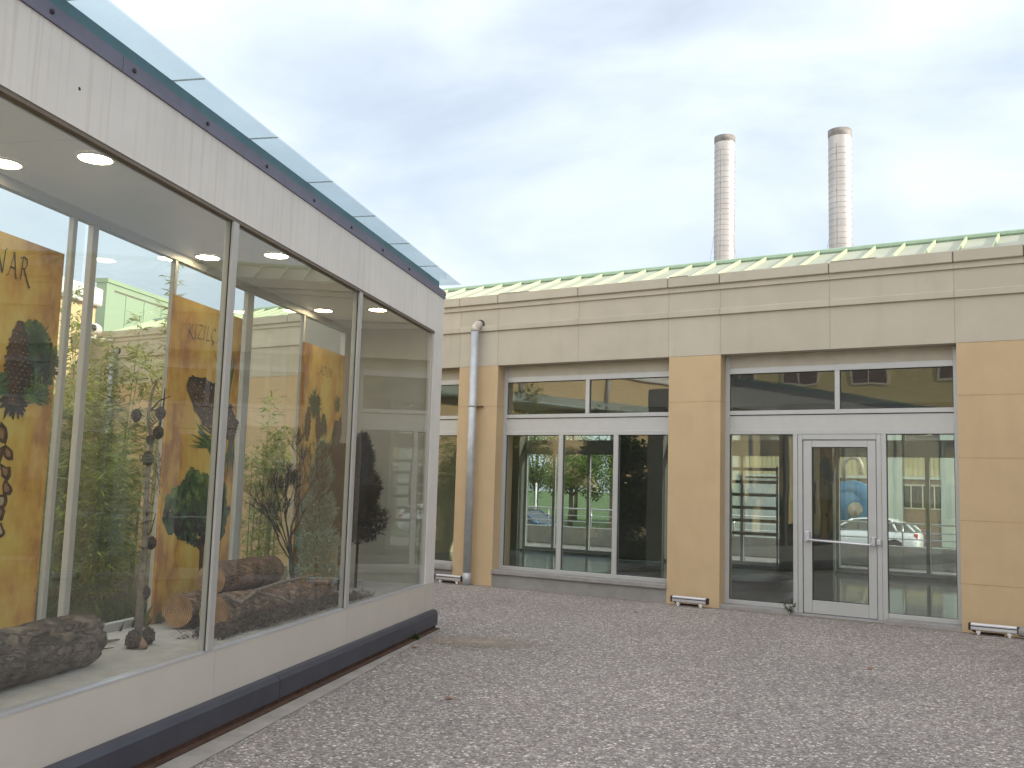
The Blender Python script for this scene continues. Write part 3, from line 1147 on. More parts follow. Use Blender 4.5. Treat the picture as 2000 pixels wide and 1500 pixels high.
def drain(x, label, rad=0.062, ztop=4.02, z0=0.0):
    t = thing("drain_pipe", label, "pipe", (x, PY - 0.115, 0))
    m_ = MB()
    m_.tube([(0, 0, z0), (0, 0, ztop - 0.13)], rad, "galvanised", 20)
    m_.build("pipe", t)
    m_ = MB()
    pts = [(0, 0, ztop - 0.14)]
    for k in range(7):
        a = R(90 * k / 6)
        pts.append((0.0 + 0.02 * k / 6, 0.10 - 0.10 * math.cos(a), ztop - 0.13 + 0.10 * math.sin(a)))
    m_.tube(pts, [rad * 1.09] * 4 + [rad * 1.02] * 4, "galvanised_elbow", 20)
    m_.build("elbow", t)
    m_ = MB()
    m_.tube([(0.02, 0.095, ztop - 0.03), (0.02, 0.111, ztop - 0.03)], rad * 1.28, "black_rubber", 20)
    m_.build("collar", t)
    m_ = MB()
    for z in (2.695,):
        m_.tube([(0, 0, z), (0, 0, z + 0.035)], rad * 1.08, "galvanised", 20)
        m_.box(-0.16 * 0.5, 0.13, 0.06, 0.113, z + 0.012, z + 0.022, "joint")
    m_.build("bracket", t)
    m_ = MB()
    m_.tube([(0, 0, 0.001), (0, 0, 0.185)], rad * 1.06, "galvanised", 20)
    m_.build("foot_sleeve", t)
    return t


drain(-8.10, "grey round drain pipe with rusty elbow on the yellow pillar beside the display case")
drain(-17.05, "pale round drain pipe on the shaded wall behind the bamboo, below the security camera", 0.075, 4.05)

# weeds by the door
def weed(name, loc, n, h, label, seed):
    rn = random.Random(seed)
    m_ = MB()
    for i in range(n):
        a = rn.uniform(0, 2 * math.pi)
        hh = h * rn.uniform(0.4, 1)
        base = Vector((rn.uniform(-.02, .02), rn.uniform(-.02, .02), 0))
        tip = base + Vector((math.cos(a) * hh * .6, math.sin(a) * hh * .45, hh))
        m_.tube([base, (base + tip) / 2 + Vector((0, 0, hh * .15)), tip], [0.002, 0.0016, 0.001], "weed_leaf", 4)
        for j in range(7):
            p = base.lerp(tip, rn.uniform(.25, 1))
            d = Vector((rn.uniform(-1, 1), rn.uniform(-1, 1), rn.uniform(-.3, .8))).normalized() * rn.uniform(.02, .05)
            sd = d.cross(Vector((rn.random(), rn.random(), 1))).normalized() * 0.008
            m_.add([p, p + d * .5 + sd, p + d, p + d * .5 - sd], [(0, 1, 2, 3)], "weed_leaf")
    return tag(m_.build(name, None, loc), label, "weed")


weed("weed_tuft", (-3.30, PY + 0.02, 0.02), 14, 0.15, "small dark green weed growing at the left foot of the door", 3)
weed("weed_tuft", pl(-0.75, -0.03, 0.0), 9, 0.06, "tiny weed at the foot of the display case near its far corner", 5)

# a few dry leaves on the paving
mat("dry_leaf", (0.30, 0.13, 0.05), 0.8, var=0.3, scale=40)
rn = random.Random(77)
for (x, y, lb) in ((-2.02, 9.55, "small orange dry leaf on the paving in front of the door"), (-1.72, 8.9, "dry leaf on the paving, the nearer one before the right floor lamp"),
                   (-4.85, 10.9, "brown dry leaf near the foot of the middle pillar"), (-3.9, 5.6, "brown dry leaf on the paving near the middle foreground"),
                   (-5.35, 7.1, "dry leaf lying by the far corner of the display case"), (-1.1, 5.0, "curled dry leaf on the paving in the right foreground")):
    m_ = MB()
    a = rn.uniform(0, 6.28)
    L_ = rn.uniform(.03, .045)
    c_, s2_ = math.cos(a), math.sin(a)
    def T_(u, v, z):
        return (u * c_ - v * s2_, u * s2_ + v * c_, z)
    m_.add([T_(-L_, 0, .004), T_(-L_ * .3, L_ * .5, .012), T_(L_ * .5, L_ * .4, .010), T_(L_, 0, .006), T_(L_ * .5, -L_ * .4, .012), T_(-L_ * .3, -L_ * .5, .010), T_(0, 0, .004)],
           [(0, 6, 1), (1, 6, 2), (2, 6, 3), (3, 6, 4), (4, 6, 5), (5, 6, 0)], "dry_leaf")
    tag(m_.build("fallen_leaf", None, (x, y, 0.001)), lb, "leaf", "dry leaves on the paving")

# ------------------------------------------------------------------ left wing, green wall, security camera
WP = Vector((-17.87, PY, 0))
wing = thing("yellow_wing", "sunlit yellow wing wall with white coping behind the bamboo", "building", WP, PA)
b = MB()
b.box(-26, -0.01, 0.0, 5.0, -0.78, 4.98, "yellow_wing_render")
b.build("wall", wing)
b = MB()
b.bbox(-26.1, 0.08, -0.10, 5.1, 5.02, 5.40, "white_coping", 0.03)
b.build("coping", wing)
b = MB()
b.box(-26, -0.011, -0.03, 5.03, 4.981, 5.019, "roof_tile")
b.build("drip_edge", wing)
b = MB()
b.add([(-25, -0.42, 3.93), (-6.5, -0.42, 3.93), (-6.5, -.001, 4.22), (-25, -.001, 4.22), (-25, -0.42, 3.87), (-6.5, -0.42, 3.87), (-6.5, -.001, 3.87), (-25, -.001, 3.87)],
      [(0, 1, 2, 3), (4, 7, 6, 5), (0, 4, 5, 1), (1, 5, 6, 2), (3, 7, 4, 0)], "eave_metal")
b.tube([(-25, -0.46, 3.92), (-6.5, -0.46, 3.92)], 0.055, "eave_metal", 10)
b.build("eave", wing)
for s_ in (-11.4, -14.9):
    b = MB()
    b.tube([(s_, -0.07, 4.2), (s_, -0.07, 5.01)], 0.06, "galvanised", 12)
    b.build("vent_pipe", wing)

b = MB()
gw = thing("green_clad_wall", "light green metal clad parapet wall rising above the building behind the bamboo", "wall", (-19.75, 13.6, 0), PA)
b.box(0, 12, 0, 0.28, 3.0, 6.02, "green_clad")
for k in range(1, 16):
    b.box(k * 0.75 - 0.012, k * 0.75 + 0.012, -0.02, -0.0005, 3.0, 5.84, "green_cap")
b.build("cladding", gw)
b = MB()
b.box(0.3, 12, -0.012, -0.0005, 5.85, 5.885, "joint")
b.box(-0.02, 12.02, -0.03, 0.31, 6.022, 6.12, "green_clad")
b.build("top_rail", gw)

sc_ = thing("security_camera", "white security camera with dark lens on the corner of the yellow wing", "camera", pl(0, 0, 0))
sc_.location = Vector((-17.30, PY - 0.36, 4.32))
sc_.rotation_euler = (0, 0, R(-52))
b = MB()
b.lathe([(0.001, -0.17), (0.085, -0.16), (0.115, -0.05), (0.115, 0.10), (0.10, 0.16), (0.075, 0.165)], "camera_white", 20, axis='x', origin=(0, 0, 0.12))
b.build("housing", sc_)
b = MB()
b.lathe([(0.076, 0.15), (0.076, 0.163), (0.001, 0.168)], "camera_lens", 20, axis='x', origin=(0, 0, 0.12))
b.build("lens", sc_)
b = MB()
b.bbox(-0.14, 0.18, -0.03, 0.03, -0.09, -0.06, "camera_white", 0.005)
b.tube([(0, 0, -0.06), (0, 0, 0.03)], 0.025, "camera_white", 10)
b.tube([(-0.12, 0, -0.075), (-0.12, 0.33, -0.075)], 0.03, "camera_white", 10)
b.build("bracket", sc_)

# ------------------------------------------------------------------ display case (pavilion)
case = thing("display_case", "long glass display case building with beige fascia, dark plinth and glass canopy", "pavilion", PC, PA)
S0, S1 = -12.80, 0.035       # length along local x
SE = 0.03                   # end of body
MU = [-12.762, -10.682, -8.602, -6.522, -4.442, -2.345]
DEP = 1.04
b = MB()
b.box(S0, SE - 0.02, 0.012, DEP, 0.0, 0.0445, "rust_base")
b.box(S0, SE - 0.01, -0.035, 0.0115, 0.0055, 0.012, "rust_base")
b.build("rust_base", case)
b = MB()
ps = [S0, -9.1, -6.35, -3.61, S1]
for i in range(4):
    # section with sloping top
    x0, x1 = ps[i] + 0.003, ps[i + 1] - 0.003
    prof = [(0.0, 0.045), (-0.0, 0.165), (0.02, 0.195), (0.075, 0.204), (0.075, 0.045)]
    vs = [(x0, p[0], p[1]) for p in prof] + [(x1, p[0], p[1]) for p in prof]
    n_ = len(prof)
    fs = [(k, k + 1, n_ + k + 1, n_ + k)[::-1] for k in range(n_ - 1)] + [tuple(range(n_)), tuple(range(n_, 2 * n_))[::-1]]
    b.add(vs, fs, "plinth_metal")
b.box(S0, S1 - .003, 0.0755, DEP + 0.05, 0.045, 0.2035, "plinth_metal")
b.box(S1 - 0.08, S1, 0.004, DEP + 0.05, 0.0452, 0.163, "plinth_metal")
b.build("plinth", case)
b = MB()
bs = [S0, -10.6, -8.53, -6.46, -4.386, -2.326, -0.265, SE]
for i in range(len(bs) - 1):
    b.box(bs[i] + 0.0015, bs[i + 1] - 0.0015, 0.055, 0.11, 0.19, 0.479, "pavilion_base_panel")
b.box(S0, SE - 0.002, 0.0585, DEP, 0.2042, 0.478, "pavilion_base_panel")
b.build("base_panel", case)
b = MB()
b.box(S0, -0.265, 0.053, 0.12, 0.4792, 0.487, "aluminium")
b.build("edge_bead", case)
b = MB()
b.box(S0, SE - 0.05, 0.125, DEP - 0.05, 0.4785, 0.484, "display_floor")
b.build("display_floor", case)
# fascia
b = MB()
fs_ = [S0, -6.54, -2.333, SE]
for i in range(len(fs_) - 1):
    b.box(fs_[i] + 0.0015, fs_[i + 1] - 0.0015, 0.055, 0.12, 3.092, 3.492, "pavilion_panel")
b.box(S0, SE - .003, 0.062, DEP, 3.155, 3.492, "pavilion_panel")
b.box(-0.268, SE - 0.0008, 0.0555, 0.12, 0.4795, 3.0915, "pavilion_panel")     # corner post
b.build("fascia", case)
b = MB()
b.tube([(-5.95, 0.0545, 3.278), (-5.95, 0.06, 3.278)], 0.009, "gasket", 8)
b.build("bolt_hole", case)
b = MB()
b.box(S0, -0.268, 0.06, 0.12, 3.070, 3.0917, "brown_bead")
b.build("head_bead", case)
b = MB()
tr_ = [S0, -8.5, -5.663, SE + 0.01]
for i in range(3):
    b.box(tr_[i] + 0.002, tr_[i + 1] - 0.002, 0.045, 0.2, 3.493, 3.572, "purple_trim")
b.build("edge_trim", case)
for i, s_ in enumerate((-7.4, -6.85, -6.245, -5.65, -4.957, -4.235, -3.504, -2.796, -2.08, -1.366, -0.17)):
    b = MB()
    s_ = 1.019 * s_ + 0.183
    b.tube([(s_, 0.0455, 3.535), (s_, 0.038, 3.535)], 0.012, "gasket", 10)
    b.build("screw", case)
b = MB()
b.box(S0, -0.17, 0.06, DEP, 3.5722, 3.642, "teal_trim")
b.build("roof_edge", case)
# glass canopy panes, horizontal, overhanging the front by about 0.2 m
s_ = 0.03
k = 0
while s_ > S0:
    e_ = max(S0, s_ - 0.872) if k else -0.84
    b = MB()
    b.box(e_ + 0.003, s_ - 0.003, -0.125, DEP + 0.15, 3.644, 3.654, "canopy_glass")
    b.build("canopy_pane", case)
    b = MB()
    b.box(e_ - 0.0025, e_ + 0.0025, -0.123, DEP + 0.14, 3.645, 3.653, "panel_metal")
    b.build("pane_seal", case)
    s_ = e_
    k += 1
# ceiling panels
b = MB()
s_ = -0.2
e_ = -1.35
while s_ > S0:
    b.box(max(e_, S0) + 0.0025, s_ - 0.0025, 0.12, DEP - 0.01, 3.12, 3.154, "ceiling_panel")
    s_, e_ = e_, e_ - 1.1
b.build("ceiling", case)
# back beam
b = MB()
b.box(S0, -0.3, 0.985, DEP, 3.06, 3.1198, "mullion_metal")
b.box(S0, -0.3, 0.985, DEP, 0.4782, 0.535, "mullion_metal")
b.build("back_rail", case)
BK = [-12.70, -10.66, -8.62, -6.58, -4.54, -2.48]      # rear posts
for m_x in MU:
    b = MB()
    b.bbox(m_x - 0.033, m_x + 0.033, 0.058, 0.075, 0.488, 3.0698, "mullion_metal", 0.002)
    b.box(m_x - 0.030, m_x + 0.030, 0.0755, 0.120, 0.485, 3.1195, "mullion_metal")
    b.box(m_x - 0.034, m_x - 0.0305, 0.0752, 0.082, 0.488, 3.0698, "gasket")
    b.build("mullion", case)
for m_x in BK:
    b = MB()
    wd_ = 0.10 if m_x > -3 else 0.05
    b.bbox(m_x + 0.05 - wd_, m_x + 0.055, 0.988, DEP - 0.01, 0.5352, 3.0595, "mullion_metal", 0.003)
    b.build("back_post", case)
for m_x in (-3.60, -1.42, -5.77, -4.705):
    b = MB()
    b.bbox(m_x - 0.018, m_x + 0.02, 0.990, DEP - 0.012, 0.5352, 3.0595, "mullion_metal", 0.003)
    b.build("back_post", case)
b = MB()
b.bbox(-0.298, -0.2685, 0.07, 0.12, 0.4845, 3.1198, "mullion_metal", 0.002)
b.build("corner_jamb", case)
# front and back panes
ed = MU + [-0.285]
eb = BK + [-0.455]
for i in range(len(ed) - 1):
    b = MB()
    b.box(ed[i] + 0.033, ed[i + 1] - (0.033 if i < len(ed) - 2 else 0.0), 0.083, 0.091, 0.485, 3.09, "pavilion_glass")
    b.build("front_pane", case)
    b = MB()
    b.box(eb[i] + 0.056, eb[i + 1] - 0.056, 1.005, 1.011, 0.535, 3.06, "pavilion_glass")
    b.build("back_pane", case)
# opaque end wall
b = MB()
b.box(-0.264, SE - 0.003, 0.122, DEP, 0.4788, 3.154, "end_panel")
b.box(-0.42, -0.266, 0.99, DEP - 0.001, 0.5354, 3.0593, "mullion_metal")
b.build("end_wall", case)
b = MB()
b.box(S0 - 0.1, S0 - 0.002, 0.06, DEP, 0.2, 3.45, "end_panel")
b.box(-0.262, SE - 0.0035, DEP + 0.001, 1.56, 0.02, 3.45, "end_panel")
b.build("end_wall", case)
# downlights
for s_ in (-11.70, -9.62, -7.55, -5.487, -3.434, -1.335):
    for v_ in (0.295, 0.845):
        b = MB()
        b.lathe([(0.083, 3.118), (0.083, 3.1135), (0.104, 3.1135), (0.107, 3.1198)], "white_plastic", 28, origin=(s_, v_, 0))
        dn = b.build("downlight", case)
        b = MB()
        b.add([(s_ + 0.083 * math.cos(2 * math.pi * k / 28), v_ + 0.083 * math.sin(2 * math.pi * k / 28), 3.1155) for k in range(28)], [tuple(range(28))[::-1]], "downlight_lens")
        b.build("lens", dn)

# ------------------------------------------------------------------ posters
GL = {  # strokes in a 1 x 1 box, broad-nib lettering
    'N': (0.95, [[(0, -.02), (.1, .1), (.16, .95)], [(.05, .9), (.16, .97), (.66, 0.02)], [(.66, .02), (.76, 1.0), (.9, 1.06)]]),
    'A': (0.85, [[(-.05, -.02), (.08, .06), (.42, 1.0)], [(.42, 1.0), (.66, .02), (.80, .02)], [(.16, .38), (.60, .38)], [(.28, .98), (.42, 1.02)]]),
    'R': (0.85, [[(.1, .0), (.2, .97)], [(.0, .88), (.2, 1.0), (.5, .95), (.56, .72), (.4, .53), (.2, .5)], [(.34, .5), (.66, .05), (.85, -.16), (.95, -.12)]]),
    'K': (0.85, [[(.1, -.02), (.22, 1.0)], [(.0, .92), (.22, 1.0)], [(.75, 1.02), (.6, .95), (.2, .5)], [(.2, .5), (.6, .08), (.82, -.12), (.92, -.06)]]),
    'I': (0.38, [[(.08, .0), (.2, 1.0)], [(.08, .95), (.3, 1.0)], [(-.04, 0), (.18, .02)]]),
    'İ': (0.38, [[(.08, .0), (.2, 1.0)], [(.08, .95), (.3, 1.0)], [(-.04, 0), (.18, .02)], [(.18, 1.16), (.24, 1.2)]]),
    'Z': (0.75, [[(.08, .9), (.2, 1.0), (.66, .96)], [(.66, .96), (.02, .04)], [(.02, .04), (.5, .0), (.68, .1)]]),
    'L': (0.68, [[(.1, .9), (.25, 1.0), (.22, .7), (.1, .02)], [(.1, .02), (.4, .0), (.6, .1)]]),
    'Ç': (0.78, [[(.66, .84), (.5, 1.0), (.22, .9), (.06, .5), (.16, .1), (.42, .0), (.66, .14)], [(.36, 0), (.42, -.12), (.3, -.22), (.22, -.18)]]),
    'D': (0.85, [[(.1, .0), (.22, .97)], [(.02, .9), (.3, 1.0), (.62, .86), (.7, .5), (.5, .1), (.1, .0)]]),
    'M': (1.05, [[(0, -.02), (.1, .1), (.2, .98)], [(.2, .98), (.42, .1)], [(.42, .1), (.8, 1.0)], [(.8, 1.0), (.86, .05), (1.0, .02)]]),
    'Ö': (0.85, [[(.42, .0), (.12, .14), (.06, .5), (.22, .9), (.45, 1.0), (.7, .85), (.76, .5), (.64, .12), (.42, .0)], [(.28, 1.16), (.34, 1.2)], [(.52, 1.16), (.58, 1.2)]]),
}


def lettering(b, text, u0, z0, h, w_, arc=0.0, y=-0.004):
    u = 0
    tot = sum(GL[c][0] for c in text)
    nib = Vector((0.055, 0.075)) * h
    for ch in text:
        wd, sts = GL[ch]
        for st in sts:
            for i in range(len(st) - 1):
                p, q_ = Vector(st[i]), Vector(st[i + 1])

                def tr(pt):
                    fx = u + pt.x * 0.92
                    return Vector((u0 + fx * h * w_, z0 + pt.y * h + arc * (1 - ((fx / tot) * 2 - 1) ** 2)))
                p, q_ = tr(p), tr(q_)
                d = (q_ - p)
                if d.length < 1e-6:
                    continue
                nn = nib * .5
                # keep a least width
                perp = Vector((-d.y, d.x)).normalized()
                if abs(perp.dot(nn)) < 0.014 * h:
                    nn = perp * 0.02 * h
                quad = [p - nn, q_ - nn, q_ + nn, p + nn]
                b.add([(c.x, y, c.y) for c in quad], [(0, 1, 2, 3)], "ink")
        u += wd
    return tot * h * w_


def pcone(b, c, L, W, ang, y, mt="print_brown", rows=11):
    """a printed pine cone: outline and rows of scales"""
    ca, sa = math.cos(ang), math.sin(ang)

    def T(u, v, dy=0):
        return (c[0] + u * ca - v * sa, y - dy, c[1] + u * sa + v * ca)

    def wid(t):
        return W * (math.sin(math.pi * min(1, (t * 0.86 + 0.10))) ** 0.75)
    pts = []
    for k in range(13):
        t = k / 12
        pts.append(T(wid(t), (t - .5) * L))
    for k in range(12, -1, -1):
        t = k / 12
        pts.append(T(-wid(t), (t - .5) * L))
    b.poly(pts, "print_dark")
    rn = random.Random(int(L * 1000))
    n = 4 if W < 0.1 else 6
    for r_ in range(rows):
        t = (r_ + .4) / rows
        for j in range(n + 1):
            uu = (j + (r_ % 2) * .5) / n * 2 - 1
            if abs(uu) > 1.02:
                continue
            wu = wid(t)
            s2 = wu / n * 1.05
            hh = L / rows
            v0 = (t - .5) * L
            x = uu * wu * .96
            dy = .0003 + .00004 * (rows - r_)
            shade = "print_brown" if uu < .35 else "print_dark"
            b.add([T(x - s2, v0, dy), T(x - s2 * .7, v0 - hh * .5, dy), T(x, v0 - hh * .75, dy), T(x + s2 * .7, v0 - hh * .5, dy), T(x + s2, v0, dy), T(x, v0 + hh * .4, dy)], [tuple(range(6))], shade)
            lip = "print_tan" if rn.random() < .75 - uu * .3 else "print_cream"
            if rn.random() < .85:
                b.add([T(x - s2 * .6, v0 - hh * .46, dy + .0002), T(x, v0 - hh * .70, dy + .0002), T(x + s2 * .55, v0 - hh * .46, dy + .0002), T(x, v0 - hh * .50, dy + .0002)], [(0, 1, 2, 3)], lip)


def needles(b, c, L, a0, a1, n, y, seed, mts=("print_green", "print_green_light"), wd=0.006):
    rn = random.Random(seed)
    for i in range(n):
        a = rn.uniform(a0, a1)
        l_ = L * rn.uniform(.6, 1)
        ox, oz = c[0] + rn.uniform(-.03, .03), c[1] + rn.uniform(-.03, .03)
        mx_, mz_ = ox + math.cos(a) * l_ * .5, oz + math.sin(a) * l_ * .5
        a2 = a + rn.uniform(-.15, .15)
        tx, tz = mx_ + math.cos(a2) * l_ * .5, mz_ + math.sin(a2) * l_ * .5
        px_, pz_ = -math.sin(a) * wd, math.cos(a) * wd
        yy = y - 0.0002 * (i % 5)
        b.add([(ox - px_, yy, oz - pz_), (mx_ - px_, yy, mz_ - pz_), (tx, yy, tz), (mx_ + px_, yy, mz_ + pz_), (ox + px_, yy, oz + pz_)], [(0, 1, 2, 3, 4)], rn.choice(mts))


def pcrown(b, c, rx, rz, n, y, seed, shape="round"):
    rn = random.Random(seed)
    for i in range(n):
        if shape == "round":
            a = rn.uniform(0, 2 * math.pi)
            r_ = math.sqrt(rn.random()) * (0.9 + 0.2 * noise.noise(Vector((math.cos(a) * 2, math.sin(a) * 2, seed))))
            x, z = c[0] + rx * r_ * math.cos(a), c[1] + rz * r_ * math.sin(a)
            if z < c[1] - rz * .55 and rn.random() < .6:
                continue
        else:
            t = rn.random() ** .7
            ww = rx * t * (0.75 + 0.25 * abs(math.sin(t * 22)))
            x, z = c[0] + rn.uniform(-ww, ww), c[1] + rz * (1 - 2 * t)
        s2 = rn.uniform(.012, .035) * (rx / .4 + .3)
        a = rn.uniform(0, 2 * math.pi)
        pts = []
        for k in range(5):
            aa = a + 2 * math.pi * k / 5
            rr = s2 * rn.uniform(.6, 1.2)
            pts.append((x + rr * math.cos(aa), y - 0.0002 * (i % 6), z + rr * math.sin(aa)))
        lightness = (z - c[1]) / rz + rn.uniform(-.6, .6)
        b.poly(pts, "print_green_light" if lightness > .55 else ("print_green" if lightness > -.2 else ("print_fir_green" if rn.random() < .5 else "print_dark")))


def poster(s0, label, k, z0=0.49, zt=2.785):
    t = thing("poster_panel", label, "poster", pl(s0, 0.925, 0), PA, group="tree posters standing in the display case")
    b = MB()
    b.box(0, 0.98, 0, 0.02, z0, zt, "poster_ground_%d" % k)
    o = b.build("board", t)
    return t


p1 = poster(-5.845, "ochre poster with upright fir cone and seeds, cut by the picture's left edge", 0)
p2 = poster(-3.70, "ochre poster with big pine cone and round green tree, behind the stacked logs", 1)
p3 = poster(-1.545, "ochre poster with slim hanging cones, behind the small blue-green spruce", 2)
Yp = -0.002
b = MB()
lettering(b, "KÖKNAR", 0.10, 2.545, 0.135, 0.78, 0.015, Yp - 0.003)
b.build("lettering", p1, (0.07, 0, 0))
b = MB()
lettering(b, "KIZILÇAM", 0.19, 2.505, 0.105, 1.0, 0.02, Yp - 0.003)
b.build("lettering", p2)
b = MB()
lettering(b, "LADİN", 0.30, 2.515, 0.085, 1.2, 0.01, Yp - 0.003)
b.build("lettering", p3)
# poster 1: fir cone among dark and blue-green sprays, seeds, young tree
b = MB()
pcrown(b, (0.70, 2.20), 0.17, 0.16, 260, Yp, 41)
pcrown(b, (0.80, 2.12), 0.14, 0.15, 220, Yp - .0003, 42)
needles(b, (0.74, 2.24), 0.12, 0, 6.28, 220, Yp - .001, 1, ("print_fir_green", "print_green"), .005)
needles(b, (0.83, 2.12), 0.11, 0, 6.28, 200, Yp - .001, 2, ("print_fir_green", "print_dark"), .005)
needles(b, (0.62, 2.00), 0.13, 0, 6.28, 220, Yp - .0015, 7, ("print_dark", "print_brown"), .012)
needles(b, (0.60, 1.90), 0.11, 0, 6.28, 170, Yp - .0015, 9, ("print_dark",), .016)
pcone(b, (0.60, 2.10), 0.46, 0.085, 0.0, Yp - .003, "print_dark", rows=19)
needles(b, (0.77, 1.93), 0.12, R(-30), R(200), 110, Yp - .005, 4, ("print_green_light", "print_fir_green", "print_green_light"), .006)
needles(b, (0.45, 1.95), 0.12, R(-30), R(200), 90, Yp - .005, 5, ("print_green_light", "print_fir_green"), .006)
b.build("printed_picture", p1, (0.07, 0, 0))
b = MB()
rn = random.Random(8)
for (u, z, s2, ang) in ((.52, 1.69, .06, .4), (.50, 1.58, .055, -.4), (.58, 1.59, .05, .7), (.57, 1.49, .055, .9), (.46, 1.46, .06, 0.2), (.59, 1.40, .05, .5), (.47, 1.36, .05, -.6), (.56, 1.33, .06, 1.0), (.55, 1.27, .05, .4), (.57, 1.17, .045, 0.2)):
    pts = []
    for k in range(9):
        a = 2 * math.pi * k / 9
        rr = s2 * (1.45 if k == 2 else 0.62 + 0.35 * rn.random())
        pts.append((u + rr * math.cos(a + ang), Yp, z + rr * .9 * math.sin(a + ang)))
    b.poly(pts, "print_dark")
    b.poly([(u + (p[0] - u) * .93, Yp - .0006, z + (p[2] - z) * .93) for p in pts], "print_brown")
    b.poly([(u - s2 * .15 + (p[0] - u) * .5, Yp - .0012, z + s2 * .1 + (p[2] - z) * .55) for p in pts], rn.choice(["print_tan", "print_cream", "print_tan"]))
b.build("printed_seeds", p1, (0.09, 0, 0))
b = MB()
pcrown(b, (0.40, 0.83), 0.24, 0.28, 420, Yp, 6, "cone")
b.build("printed_tree", p1, (0.06, 0, 0))
# poster 2
b = MB()
needles(b, (0.80, 2.08), 0.46, R(72), R(120), 60, Yp, 11, wd=.007)
needles(b, (0.92, 1.95), 0.5, R(-100), R(-80), 22, Yp, 14, ("print_green", "print_brown"), .008)
needles(b, (0.60, 1.72), 0.34, R(-45), R(-5), 30, Yp, 12, wd=.007)
needles(b, (0.62, 1.74), 0.33, R(140), R(190), 18, Yp, 13, wd=.006)
needles(b, (0.45, 1.86), 0.34, R(-40), R(-15), 10, Yp, 15, wd=.006)
pcone(b, (0.60, 2.03), 0.80, 0.17, R(66), Yp - .003, rows=11)
b.build("printed_picture", p2)
b = MB()
b.add([(0.56, Yp, 0.6), (0.60, Yp, 0.6), (0.61, Yp, 1.15), (0.54, Yp, 1.15)], [(0, 1, 2, 3)], "print_brown")
b.add([(0.55, Yp, 0.95), (0.30, Yp, 1.12), (0.31, Yp, 1.14), (0.57, Yp, 1.0)], [(0, 1, 2, 3)], "print_brown")
pcrown(b, (0.50, 1.26), 0.47, 0.29, 950, Yp - .001, 21)
b.build("printed_tree", p2)
# poster 3
b = MB()
needles(b, (0.30, 2.22), 0.16, 0, 6.28, 160, Yp, 31, ("print_green", "print_fir_green"), .010)
needles(b, (0.52, 2.12), 0.22, R(-110), R(-60), 60, Yp, 32, ("print_fir_green", "print_dark"), .012)
needles(b, (0.85, 2.22), 0.15, R(60), R(130), 40, Yp, 33, ("print_green_light", "print_green"), .010)
needles(b, (0.84, 2.08), 0.36, R(-115), R(-65), 90, Yp, 34, ("print_fir_green", "print_dark"), .012)
pcone(b, (0.16, 2.03), 0.32, 0.06, 0.0, Yp - .002, rows=11)
pcone(b, (0.40, 2.02), 0.30, 0.06, 0.12, Yp - .002, rows=11)
pcone(b, (0.92, 2.02), 0.26, 0.06, -0.1, Yp - .002, rows=11)
b.build("printed_picture", p3)


# ------------------------------------------------------------------ exhibits in the case
def log(name, label, a, c, rad, mt, seed, crack=False, cut_mt=None, taper=1.0):
    """bark-covered log from a to c (local case coordinates), knobbly surface"""
    A, B = pl(a[0], a[1], a[2]), pl(c[0], c[1], c[2])
    mid = (A + B) / 2
    t = thing(name, label, "log", (mid.x, mid.y, mid.z), 0)
    ax = (B - A)
    L = ax.length
    ax.normalize()
    up = Vector((0, 0, 1))
    sx = ax.cross(up).normalized()
    uz = sx.cross(ax)
    n, m_ = 40, max(10, int(L / 0.03))
    vs, fs = [], []
    for i in range(m_ + 1):
        u = i / m_
        for k in range(n):
            an = 2 * math.pi * k / n
            d = sx * math.cos(an) + uz * math.sin(an)
            q3 = Vector((u * L * 3 + seed, math.cos(an) * 1.6, math.sin(an) * 1.6))
            r_ = rad * (1 + (taper - 1) * u) * (1 + 0.07 * noise.noise(q3) + 0.05 * noise.noise(q3 * 4.3) + 0.03 * noise.noise(q3 * 11))
            if crack:
                # plates of bark standing off along a crooked line
                cz = 0.55 + 0.25 * math.sin(u * 9 + 1) + 0.2 * noise.noise(Vector((u * 14, seed, 0)))
                dd = abs(((an - cz + math.pi) % (2 * math.pi)) - math.pi)
                dc = abs((u * L * 4.2 + 0.25 * noise.noise(Vector((an * 3, u * 3, 2)))) % 1.0 - .5)
                if dd < 0.09:
                    r_ *= 0.86
                elif dd < 1.3 and dc < 0.05 and an > 0.6:
                    r_ *= 0.90
                elif an > cz and an < cz + 1.3:
                    r_ *= 1.05
            if i == 0 or i == m_:
                r_ *= 0.95
            vs.append(A + ax * (u * L) + d * r_ - mid)
    for i in range(m_):
        for k in range(n):
            fs.append((i * n + k, i * n + (k + 1) % n, (i + 1) * n + (k + 1) % n, (i + 1) * n + k))
    b_ = MB()
    b_.add(vs, fs, mt, True)
    b_.build("bark", t)
    for e in (0, m_):
        b_ = MB()
        ring = vs[e * n:(e + 1) * n]
        ce = sum(ring, Vector()) / n
        face = [ce] + [p + (ce - p) * 0.004 for p in ring]
        fcs = [(0, k + 1, (k + 1) % n + 1) for k in range(n)]
        b_.add(face, fcs, cut_mt or "cut_wood")
        b_.build("cut_end", t)
    return t


